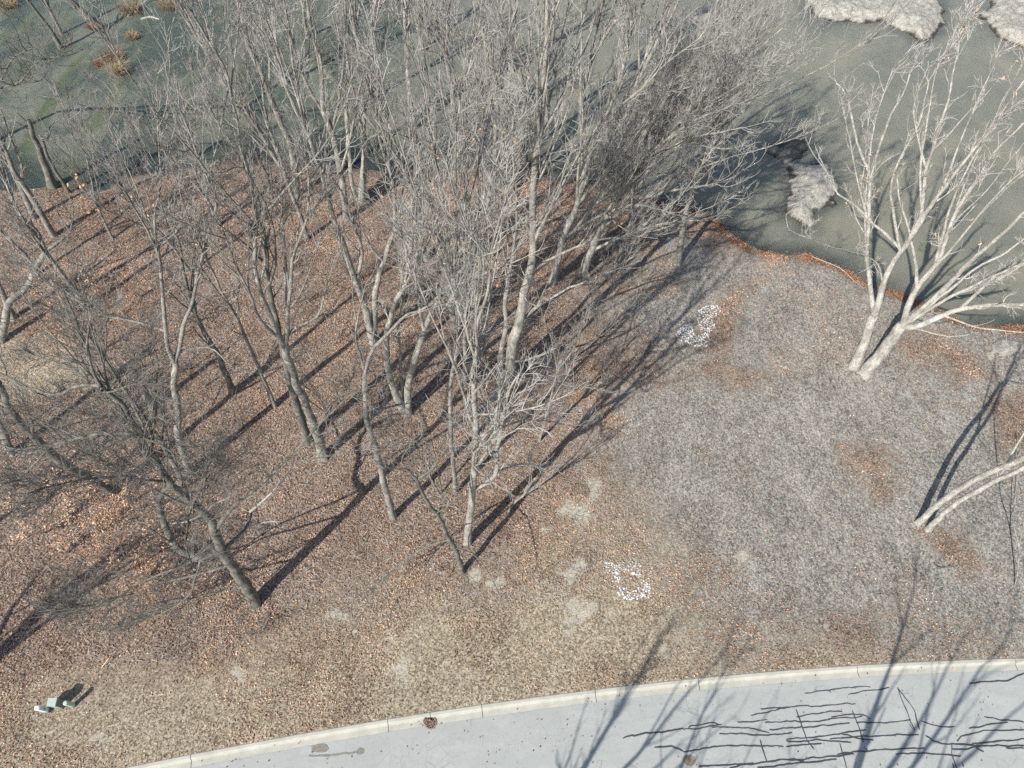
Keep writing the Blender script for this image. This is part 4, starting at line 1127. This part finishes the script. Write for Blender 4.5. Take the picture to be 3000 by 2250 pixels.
build_traced('pale_twin_tree', 'pale tree with twin stems leaning out of the frame at the right edge', 'white', [
 T([(2692, 1532), (2732, 1491), (2814, 1428), (2904, 1383), (2972, 1356), (3080, 1290)], (24, 18), t0=.7, k=.6),
 T([(2719, 1550), (2791, 1482), (2882, 1428), (2949, 1396), (3030, 1350), (3150, 1250)], (20, 14), t0=.5, k=.6)], dens=.45, reach=.6)
build_traced('whip_sapling', 'thin crooked grey sapling near the right edge below the twin pale tree', 'grey', [
 T([(2975, 1715), (2985, 1608), (2972, 1540), (2975, 1440), (2990, 1350)], (5, 3), k=.4, t0=.3)], dens=.4, reach=.5, cat='sapling')

WSC[0] = 1.0
# ------------------------------------------------------------------ procedural trees that fill the wood
def auto_tree(name, label, tone, x, y, h, stems=2, lean=(0, 0), base_z=0.0, w=22, dens=.9, fine=1.0, reach=1.0, wide=36, group=None, world=None, cat='tree', forkat=None, long_limbs=1.0):
    bm_, tm_ = BARKS[tone]
    O = np.array([world[0], world[1], 0.]) if world is not None else at(x, y, base_z)
    root = thing(name, O, label, cat, group)
    lines = []
    r0 = w / 2 * 47 / FOCAL * (h / 20) ** .3
    K = 8
    fork = forkat or rng.uniform(.18, .4)
    def path(p, d, L, n):
        P = [p]; 
        for _ in range(n - 1):
            d = d + rng.normal(0, .07, 3) + UP * .03; d = d / np.linalg.norm(d)
            P.append(P[-1] + d * L / (n - 1))
        return np.array(P), d
    l3 = np.array([lean[0], lean[1], 1.0]); l3 /= np.linalg.norm(l3)
    P0, d = path(O, l3, h * fork, 4)
    R0 = np.linspace(r0, r0 * .8, 4)
    me, _, _ = stem_mesh('trunk', np.vstack([P0[0] - [0, 0, .5], P0]), np.r_[R0[0], R0], O, bm_, flare=True)
    link('trunk', me, root)
    a0 = rng.random() * 6.28
    stems += 1
    for s in range(stems):
        a = a0 + s * 6.28 / stems + rng.normal(0, .4)
        sp = rng.uniform(.12, .34)
        dd = d + np.array([math.cos(a) * sp, math.sin(a) * sp, 0]); dd /= np.linalg.norm(dd)
        L = h * (1 - fork) * rng.uniform(.75, 1) * .88
        P, _ = path(P0[-1], dd, L, K)
        f = rng.uniform(.5, .78) if stems > 1 else .8
        R = np.linspace(r0 * f, r0 * .16, K)
        me, _, _ = stem_mesh('limb', P, R, O, bm_); link('limb', me, root)
        lines.append((P, R, 1.0, .12))
    V, Fq, tw = crown_from(lines, dens, reach, wide, .09, fine, long_limbs)
    link('crown', crown_mesh(V - O, Fq, tm_, bm_), root)
    return root

fills = [ # x, y, h, stems, lean, tone, label
 (700, 330, 17, 2, (-.05, .05), 'grey', 'grey tree standing in the pond left of the dense crowns, leaning left'),
 (830, 250, 18, 2, (0, .05), 'grey', 'forked grey tree in the pond behind the long dark trunk'),
 (1085, 300, 19, 3, (.02, .02), 'grey', 'many stemmed tree in the water behind the pale shore tree'),
 (1210, 380, 20, 2, (.0, .05), 'pale', 'pale slender tree in the water between the two pale shore trees'),
 (1330, 330, 19, 3, (.05, .05), 'grey', 'grey bushy tree in the water left of the pale shore pair'),
 (1600, 400, 20, 2, (.05, .03), 'pale', 'pale straight tree in the water right of the pale shore pair'),
 (1700, 300, 19, 3, (.12, .05), 'grey', 'grey spreading tree in the water below the top edge right of centre'),
 (1790, 430, 19, 2, (.2, .05), 'pale', 'pale tree in the water leaning toward the open pond'),
 (1860, 560, 18, 3, (.25, 0), 'grey', 'grey fan shaped tree on the shore at the right end of the wood'),
 (1930, 640, 14, 3, (.3, -.02), 'mauve', 'low mauve grey tree at the shore tip beside the open soil'),
 (1250, 760, 18, 2, (0, .05), 'grey', 'grey tree on the leaf slope behind the V shaped tree'),
 (1800, 780, 15, 3, (.25, 0), 'mauve', 'mauve twigged tree hanging over the edge of the grey soil'),
 (900, 700, 17, 2, (-.03, .03), 'mauve', 'mauve grey tree behind the tall forked tree near the shore'),
 (640, 660, 15, 3, (-.03, .03), 'mauve', 'bushy mauve tree on the shore behind the Y forked tree'),
 (330, 700, 12, 3, (0, .02), 'grey', 'short grey bushy tree on the shore left of the Y forked tree'),
 (1500, 210, 18, 2, (.05, .0), 'grey', 'grey tree cut by the top edge above the pale shore pair'),
 (900, 110, 17, 2, (0, .0), 'grey', 'tree cut by the top edge above the long dark trunk'),
 (1240, 150, 18, 3, (0, .0), 'mauve', 'mauve tree cut by the top edge above the middle of the wood'),
 (1580, 1290, 10, 3, (.25, 0), 'mauve', 'low spreading bush like tree at the right rim beside the pale front tree'),
 (1490, 1500, 7, 3, (.3, 0), 'grey', 'low grey bushy tree right of the foot of the front tree'),
 (1640, 1080, 8, 3, (.3, 0), 'grey', 'low grey tree reaching right over the leafy rim of the soil'),
 (1000, 1290, 9, 2, (-.1, 0), 'dark', 'small dark tree in shade left of the bent grey tree'),
 (560, 800, 13, 2, (0, .03), 'mauve', 'small mauve tree in the hollow behind the Y forked tree'),
 (120, 800, 13, 3, (-.05, 0), 'mauve', 'bushy mauve tree behind the left edge fork'),
 (-40, 1560, 13, 2, (0, 0), 'dark', 'dark tree beyond the left edge whose branches reach in above the shaded lawn'),
]
for (x, y, h, ns, ln, tone, lab) in fills:
    wz = WATER_Z if (y < 470 and x < 1900) else 0.0
    auto_tree('woodland_tree', lab, tone, x, y, h, ns, ln, wz, w=max(9, 20 * h / 20), dens=.8 if wz < 0 else (.62 if x > 1750 and y < 900 else 1.0), fine=.9 if wz < 0 else (.85 if x > 1750 and y < 900 else 1.1), group='trees of the bare wood')

# trees across the road, just below the picture, whose shadows fall on the road
auto_tree('roadside_tree', 'bare tree just below the picture whose shadow fans over the road in the middle', 'grey', 0, 0, 21, 3, (.05, -.04), 0, 23, .5, .35, world=(-4.6, -6.8), group='roadside trees below the picture', long_limbs=.35, forkat=.2)
auto_tree('roadside_tree', 'bare tree just below the picture whose shadow crosses the road on the right', 'grey', 0, 0, 21, 3, (.3, -.02), 0, 23, .5, .35, world=(7.6, -7.4), group='roadside trees below the picture', long_limbs=.35, forkat=.3)
auto_tree('roadside_tree', 'slim bare tree just below the picture casting faint shadow lines on the road', 'grey', 0, 0, 18, 2, (0, 0), 0, 18, .5, .5, world=(1.5, -7.5), group='roadside trees below the picture', long_limbs=.35)
auto_tree('roadside_tree', 'bare tree left of the picture shading the lower left grass', 'dark', 0, 0, 15, 3, (0, 0), 0, 34, 1.0, .8, world=(-32, 3), group='roadside trees below the picture', long_limbs=.35)

# saplings and brush under the trees
protos = []
def sapling_mesh(h, n=3, seed=0):
    lines = []
    for s in range(n):
        a = rng.random() * 6.28
        d = np.array([math.cos(a) * .3, math.sin(a) * .3, 1.]); P = [np.array([0, 0, -.1])]
        for k in range(6):
            d = d + rng.normal(0, .1, 3); d /= np.linalg.norm(d); P.append(P[-1] + d * h / 6 * rng.uniform(.8, 1.1))
        lines.append((np.array(P), np.linspace(.035, .012, 7)))
    st = [tubes(p[None], r[None], 5) for p, r in lines]
    Vs, Fs = merge(st)
    stem = mesh_np('stem', Vs, Fs, M_GREY)
    P1 = np.concatenate([resample(p, r, 7)[0][None] for p, r in lines]); R1 = np.concatenate([resample(p, r, 7)[1][None] for p, r in lines])
    Ls = np.full(n, h)
    P2, R2, L2 = grow(P1, R1, Ls, 4.0, .15, 42, .3, 5, .05, .18, .6, .018, .009, .4, 1.8)
    P3, R3, L3 = grow(P2, R2, L2, 4.5, .1, 45, .5, 3, .02, .25, .7, .012, .007, .2, .8)
    Vt, Ft = merge([tubes(P2, R2, 3), tubes(P3, R3, 3)])
    tw = mesh_np('crown', Vt, Ft, M_TW_MAUVE)
    tips = P3[:, -1]
    sel = tips[rng.integers(0, len(tips), 260)] + rng.normal(0, .08, (260, 3))
    lf = leaf_mesh('withered_leaves', sel, .2, np.array([(.66, .46, .31)]) * (.7 + .5 * rng.random((260, 1))), .8)
    return stem, tw, lf
protos = [sapling_mesh(h, n) for h, n in ((3.0, 3), (4.2, 2), (2.4, 4), (5.2, 2), (3.5, 3))]
def put_sapling(x, y, kind, leafy, label, group, sc=1.0):
    p = at(x, y)
    r = thing('leafy_sapling' if leafy else 'sapling', (p[0], p[1], float(zland(np.array([p[0]]), np.array([p[1]]))[0])), label, 'sapling', group)
    r.rotation_euler = (0, 0, rng.random() * 6.28); r.scale = (sc, sc, sc)
    st, tw, lf = protos[kind]
    link('stem', st, r); link('crown', tw, r)
    if leafy: link('withered_leaves', lf, r)
    return r
SAP = []
KINDS = ['three stemmed sapling', 'taller twin stemmed sapling', 'short bushy sapling', 'tallest twin stemmed sapling', 'loose three stemmed sapling']
n_s = 0
while n_s < 95:
    x = rng.uniform(-40, 1950); y = rng.uniform(620, 1500)
    if x < 260 and 960 < y < 1200: continue
    if x > 1300 and y > 1150: continue
    if y > 1350 and x > 700: continue
    if fbm(np.array([x]), np.array([y]), 260, 12)[0] < .44: continue
    kd = int(rng.integers(0, 5)); SAP.append((x, y, put_sapling(x, y, kd, False, 'x', 'saplings under the trees', rng.uniform(.7, 1.15)), 'bare ' + KINDS[kd])); n_s += 1
for k, (x, y) in enumerate([(380, 1480), (300, 1560), (470, 1590), (560, 1500), (330, 1650), (420, 1700), (250, 1480), (200, 1620), (330, 1420), (150, 870), (200, 930), (230, 990), (280, 850), (70, 1500), (140, 1560), (520, 1720)]):
    SAP.append((x, y, put_sapling(x, y, k % 5, True, 'x', 'saplings with withered leaves', rng.uniform(.6, .95)), 'sapling with peach withered leaves'))
MARKS = [((746, 1768), 'the dark oak foot'), ((945, 1338), 'the pale footed forked tree'), ((556, 1390), 'the Y forked tree foot'), ((447, 1195), 'the broken topped trunk'), ((683, 1150), 'the dark crooked tree'),
         ((805, 1190), 'the thin leaning tree'), ((335, 1440), 'the massive leaning trunk'), ((20, 1005), 'the left edge fork'), ((249, 905), 'the slim trunk by orange leaves'), ((158, 690), 'the leaning shore tree'),
         ((870, 620), 'the tall twin stemmed tree'), ((1096, 1005), 'the triple stemmed pale tree'), ((1186, 1208), 'the V shaped pale tree'), ((1150, 1517), 'the bent grey tree foot'), ((1335, 1443), 'the slender white footed tree'),
         ((1493, 1120), 'the stout pale tree'), ((1330, 960), 'the broad footed rear tree'), ((1705, 800), 'the sweeping pale tree'), ((1985, 770), 'the tree on the soil rim'), ((1059, 640), 'the two stemmed shore tree'), ((1490, 620), 'the shore pair of boles'), ((640, 660), 'the mauve shore tree'), ((330, 700), 'the short bushy shore tree')]
from collections import defaultdict
grp = defaultdict(list)
for x, y, r, kd in SAP:
    d, m = min((math.dist((x, y), c), (c, n)) for c, n in MARKS)
    c, n = m
    side = ('left of' if x < c[0] else 'right of') if abs(x - c[0]) > abs(y - c[1]) else ('behind' if y < c[1] else 'in front of')
    grp[(kd, side, n)].append((d, r))
ORD = ['nearest', 'second', 'third', 'fourth', 'fifth', 'sixth', 'seventh', 'eighth', 'ninth']
for (kd, side, n), lst in grp.items():
    lst.sort(key=lambda t: t[0])
    for k, (d, r) in enumerate(lst):
        r['label'] = (kd + ' ' + side + ' ' + n) if len(lst) == 1 else (kd + ' ' + side + ' ' + n + ', ' + ORD[min(k, 8)])

# ------------------------------------------------------------------ small things
# white limestone pieces
def stone_mesh(seed):
    r = np.random.default_rng(seed)
    ph = (1 + 5 ** .5) / 2
    V = np.array([(-1, ph, 0), (1, ph, 0), (-1, -ph, 0), (1, -ph, 0), (0, -1, ph), (0, 1, ph), (0, -1, -ph), (0, 1, -ph), (ph, 0, -1), (ph, 0, 1), (-ph, 0, -1), (-ph, 0, 1)]) / 1.9
    Fc = np.array([(0, 11, 5), (0, 5, 1), (0, 1, 7), (0, 7, 10), (0, 10, 11), (1, 5, 9), (5, 11, 4), (11, 10, 2), (10, 7, 6), (7, 1, 8), (3, 9, 4), (3, 4, 2), (3, 2, 6), (3, 6, 8), (3, 8, 9), (4, 9, 5), (2, 4, 11), (6, 2, 10), (8, 6, 7), (9, 8, 1)])
    V = V * (1 + r.normal(0, .16, V.shape)) * [1, .72, .45]
    return mesh_np('stone', V, [Fc], M_STONE, False)
stones = [stone_mesh(k) for k in range(9)]
def stone_patch(label, polys, n, size, big=()):
    O = at(*np.mean(polys[0], axis=0))
    root = thing('stone_patch', O, label, 'stones')
    placed = []
    tries = 0
    pw = [[tuple(at(*p)[:2]) for p in poly] for poly in polys]
    ws = np.array([1.0] * len(pw))
    while len(placed) < n and tries < 9000:
        tries += 1
        poly = pw[tries % len(pw)]; A = np.array(poly)
        x = rng.uniform(A[:, 0].min(), A[:, 0].max()); y = rng.uniform(A[:, 1].min(), A[:, 1].max())
        if not inside(np.array([x]), np.array([y]), poly)[0]: continue
        s = size * rng.uniform(.55, 1.25)
        if any((x - a) ** 2 + (y - b) ** 2 < (.62 * (s + c)) ** 2 for a, b, c in placed): continue
        placed.append((x, y, s))
    for (x, y) in big:
        p = at(x, y); placed.append((p[0], p[1], size * 1.9))
    for x, y, s in placed:
        o = link('stone', stones[int(rng.integers(0, 9))], root)
        z = float(zland(np.array([x]), np.array([y]))[0])
        o.location = (x - O[0], y - O[1], z + s * .22 - O[2]); o.scale = (s, s, s)
        o.rotation_euler = (rng.normal(0, .25), rng.normal(0, .25), rng.random() * 6.28)
ZA = lambda pts: [(1740 + x / 9.76, 1620 + y / 9.76) for x, y in pts]
ZB = lambda pts: [(1940 + x / 9.215, 860 + y / 9.215) for x, y in pts]
stone_patch('ring of broken white stones around a leafy hollow near the road', [ZA([(330, 280), (520, 290), (740, 470), (740, 640), (480, 660), (320, 540)]), ZA([(600, 280), (1250, 240), (1380, 420), (1280, 520), (900, 500), (620, 480)]),
             ZA([(600, 640), (860, 720), (800, 830), (620, 830)]), ZA([(1380, 780), (1660, 900), (1620, 1300), (1330, 1290), (1200, 1000)]), ZA([(650, 930), (1000, 1030), (1300, 1080), (1250, 1330), (1000, 1340), (900, 1450), (850, 1250), (690, 1170)]), ZA([(1250, 520), (1430, 650), (1400, 700), (1200, 650)])], 150, .085, big=ZA([(1120, 590), (1390, 1210), (660, 585)]))
stone_patch('drift of white stones on the slope near the pond shore', [ZB([(340, 1050), (560, 980), (960, 1080), (1200, 1280), (1260, 1400), (900, 1420), (620, 1300), (380, 1220)]), ZB([(480, 900), (760, 800), (860, 920), (820, 1040), (480, 1000)]),
             ZB([(960, 420), (1270, 290), (1590, 340), (1600, 500), (1460, 620), (1120, 640), (980, 560)]), ZB([(920, 640), (1420, 620), (1460, 880), (1300, 1020), (1040, 900)]), ZB([(1040, 900), (1260, 960), (1300, 1220), (1080, 1180)]), ZB([(340, 1050), (560, 980), (960, 1080), (1200, 1280), (1260, 1400), (900, 1420), (620, 1300), (380, 1220)])], 280, .083)
# single pale boulder on the right, and a few loose stones
q_ = at(2945, 1015); st_ = link('boulder', stones[2]); st_.location = (q_[0], q_[1], -.02); st_.scale = (1.35, .95, .9)
st_.rotation_euler = (0, 0, .4); tag(st_, 'pale rounded boulder near the shore at the right edge', 'boulder')
st_.data = stones[2].copy(); st_.data.materials.clear(); st_.data.materials.append(M_MUD)
for lab, (x, y), s in [('lone grey stone left of the white stone drift', (1951, 940), .2), ('small grey stone at the foot of the huge white tree', (2553, 1085), .3),
                  ('small white stone on the lawn near the three utility boxes', (256, 2087), .06), ('pale stone on the oak side of the wood floor', (845, 1190), .14)]:
    p = at(x, y); ms = stones[int(s * 100) % 9].copy(); ms.materials.clear(); ms.materials.append(M_MUD if s > .1 else M_STONE); o = link('loose_stone', ms); o.location = (p[0], p[1], .04); o.scale = (s, s, s); tag(o, lab, 'stone')

# utility boxes
def prism(name, pts, z0, z1, mat, parent, top_scale=1.0, shift=(0, 0)):
    P = np.array(pts, float); n = len(P); c = P.mean(0)
    Tp = c + (P - c) * top_scale + shift
    V = np.concatenate([np.c_[P, np.full(n, z0)], np.c_[Tp, np.full(n, z1)]])
    i = np.arange(n)
    me = mesh_np(name, V, [np.stack([i, (i + 1) % n, (i + 1) % n + n, i + n], 1), np.arange(n)[None, ::-1], (np.arange(n) + n)[None]], mat, False)
    return link(name, me, parent)
def rrect(w, d, r=.04, k=4):
    out = []
    for cx, cy, a0 in ((w / 2 - r, d / 2 - r, 0), (-w / 2 + r, d / 2 - r, 90), (-w / 2 + r, -d / 2 + r, 180), (w / 2 - r, -d / 2 + r, 270)):
        for j in range(k + 1):
            a = math.radians(a0 + 90 * j / k); out.append((cx + r * math.cos(a), cy + r * math.sin(a)))
    return out
def at_foot(x, y): return at(x, y, 0.02)
p = at_foot(138, 2081)
b1 = thing('utility_pedestal', p, 'pale green square utility pedestal, leftmost of the three on the lawn', 'utility box', 'utility boxes on the lawn'); b1.scale = (1.05, 1.05, 1.15); b1.rotation_euler = (0, 0, .05)
prism('base', rrect(.30, .24, .03), -.1, .1, M_BOXD, b1); prism('body', rrect(.27, .21, .04), .1, .74, M_BOX1, b1); prism('cap', rrect(.285, .225, .06), .74, .80, M_BOX1, b1, .93); prism('cap_top', rrect(.255, .195, .06), .80, .83, M_BOX1, b1, .7)
prism('latch', [(.142, -.03), (.155, -.03), (.155, .03), (.142, .03)], .4, .5, M_BOXD, b1)
p = at_foot(176, 2064)
b2 = thing('utility_cabinet', p, 'dull grey green utility cabinet with a sloping lid between two pedestals', 'utility box', 'utility boxes on the lawn'); b2.scale = (1.05, 1.05, 1.15); b2.rotation_euler = (0, 0, -.04)
prism('base', rrect(.44, .38, .02), -.1, .08, M_BOXD, b2); prism('body', rrect(.41, .35, .015, 2), .08, .62, M_BOX2, b2)
V = np.array([(-.22, -.19, .62), (.22, -.19, .62), (.22, .19, .62), (-.22, .19, .62), (-.22, -.19, .66), (.22, -.19, .66), (.22, .19, .74), (-.22, .19, .74)])
link('lid', mesh_np('lid', V, [np.array([[0, 3, 2, 1], [4, 5, 6, 7], [0, 1, 5, 4], [1, 2, 6, 5], [2, 3, 7, 6], [3, 0, 4, 7]])], M_BOX2, False), b2)
prism('door_panel', [(.205, -.14), (.213, -.14), (.213, .14), (.205, .14)], .12, .58, M_BOXD, b2)
p = at_foot(216, 2066)
b3 = thing('utility_pedestal', p, 'sage green rounded utility pedestal, rightmost of the three on the lawn', 'utility box', 'utility boxes on the lawn')
b3.scale = (1.05, 1.05, 1.15)
circ = [(math.cos(t) * .115, math.sin(t) * .115) for t in np.linspace(0, 2 * math.pi, 20, endpoint=False)]
prism('base', [(a * 1.12, b * 1.12) for a, b in circ], -.1, .08, M_BOXD, b3); prism('body', circ, .08, .66, M_BOX3, b3); prism('cap', [(a * 1.08, b * 1.08) for a, b in circ], .66, .71, M_BOX3, b3, .95); prism('cap_top', [(a * 1.02, b * 1.02) for a, b in circ], .71, .745, M_BOX3, b3, .65)

def stick(name, label, pts, r, mat, cat='stick', z=.04, K=None):
    P = np.array([at(x, y, z if len(q) < 1 else q[0]) for x, y, *q in pts])
    O = P[0].copy()
    R = np.linspace(r, r * .45, len(P))
    Q, rr = smooth_line(P, R)
    V, Fq = tubes(Q[None] - O, rr[None], 6)
    o = link(name, mesh_np(name, V, [Fq], mat)); o.location = tuple(O)
    return tag(o, label, cat)
stick('stake', 'short pale yellow stake leaning in the leaves on the lower left grass', [(298, 1956, 0), (309, 1941, .25), (320, 1927, .5)], .03, M_STRAW, 'stake')
stick('fallen_stick', 'thin yellow stick lying on the brown grass right of centre', [(2018, 1745), (2028, 1735), (2037, 1724)], .02, M_STRAW)
stick('fallen_stick', 'dark curved stick on the grey soil near the right edge', [(2735, 1650), (2750, 1662), (2775, 1662), (2795, 1655)], .03, M_DARK)
stick('fallen_stick', 'pale stick on the lawn above the kerb in the lower left', [(414, 2141), (422, 2134), (430, 2127)], .03, M_DEAD)
stick('fallen_stick', 'short tan stick at the left edge above the utility boxes', [(22, 1960), (30, 1958)], .03, M_STRAW)
stick('fallen_stick', 'small dark stick standing in the bare patch at the left edge', [(73, 1110), (75, 1096)], .035, M_DARK)
stick('fallen_branch', 'white fallen branch lying on the grey soil beside the shore path', [(2380, 752, .1), (2460, 785), (2500, 820), (2530, 845)], .035, M_DEAD, 'branch')
stick('fallen_branch', 'small pale branch in the grey soil left of the twin pale tree shadow', [(2188, 1230), (2205, 1226)], .03, M_DEAD, 'branch')
stick('fallen_log', 'pale log floating in the pond at the upper left behind reed tufts', [(412, 58, WATER_Z), (440, 50, WATER_Z), (468, 57, WATER_Z)], .16, M_DEAD, 'log')
stick('fallen_log', 'thick cut branch lying on the bank below the snag', [(262, 558, -.25), (290, 565, -.2), (330, 555, -.2)], .09, M_GREY, 'log')

# reed tufts in the pond, upper left
def tuft(x, y, n, r, h, label, tint=(.34, .26, .16)):
    O = at(x, y, WATER_Z)
    root = thing('reed_tuft', O, label, 'reeds', 'dead reed tufts in the pond')
    a = rng.random(n) * 6.28; rad = r * rng.random(n) ** .7
    P0 = np.stack([np.cos(a) * rad, np.sin(a) * rad, np.zeros(n) - .05], 1)
    d = np.stack([np.cos(a) * .5, np.sin(a) * .5, np.ones(n)], 1) + rng.normal(0, .3, (n, 3)); d /= np.linalg.norm(d, axis=1)[:, None]
    L = h * (.5 + .7 * rng.random(n))[:, None]
    P1 = P0 + d * L * .6; d2 = d + rng.normal(0, .3, (n, 3)); d2[:, 2] -= .7; d2 /= np.linalg.norm(d2, axis=1)[:, None]
    P2 = P1 + d2 * L * .4
    V, Fq = tubes(np.stack([P0, P1, P2], 1), np.tile([.02, .014, .006], (n, 1)), 3)
    me = mesh_np('blades', V, [Fq], M_CHIP)
    c = np.array([tint]) * (.5 + 1.0 * rng.random((n, 1)))
    cattr(me, 'tint', np.repeat(c, 9, axis=0)); link('blades', me, root)
    # muddy clump at the base
    t = np.linspace(0, 2 * np.pi, 14, endpoint=False)
    Vb = np.concatenate([np.c_[np.cos(t) * r * 1.1, np.sin(t) * r * .9, np.full(14, -.15)], np.c_[np.cos(t) * r * .6, np.sin(t) * r * .5, np.full(14, .08)]]) * np.r_[1 + rng.normal(0, .12, 28)][:, None]
    i = np.arange(14)
    link('root_clump', mesh_np('root_clump', Vb, [np.stack([i, (i + 1) % 14, (i + 1) % 14 + 14, i + 14], 1), (i + 14)[None]], M_DARK), root)
tuft(350, 215, 260, .5, 1.6, 'tallest straw coloured reed tuft leaning in the upper left pond')
tuft(335, 170, 240, .9, 1.1, 'brown reed clump behind the tallest tuft in the pond', (.26, .17, .12))
tuft(390, 112, 170, .4, 1.0, 'small pale reed tuft highest of the pond clumps in the middle')
tuft(295, 190, 140, .5, .8, 'low reddish brown tuft left of the tallest reed tuft', (.26, .15, .10))
tuft(385, 35, 220, .7, 1.5, 'straw reed clump near the top edge beside the floating log')
tuft(25, 18, 220, .8, 1.4, 'pale reed clump in the top left corner')
tuft(275, 80, 120, .6, .7, 'reddish low tuft around the foot of the dark pond trunk', (.28, .15, .10))
tuft(500, 20, 220, .9, 1.6, 'straw reed clump at the top edge right of the floating log')
print('leaves', n_leaf, 'tree tris', TREE_TRIS, 'total', sum(sum(len(p.vertices) - 2 for p in ()) for m in ()), 'objects', len(bpy.data.objects))
tt = 0
for o in bpy.data.objects:
    if o.type == 'MESH': tt += len(o.data.loops) - 2 * len(o.data.polygons)
print('TOTAL TRIS', tt)
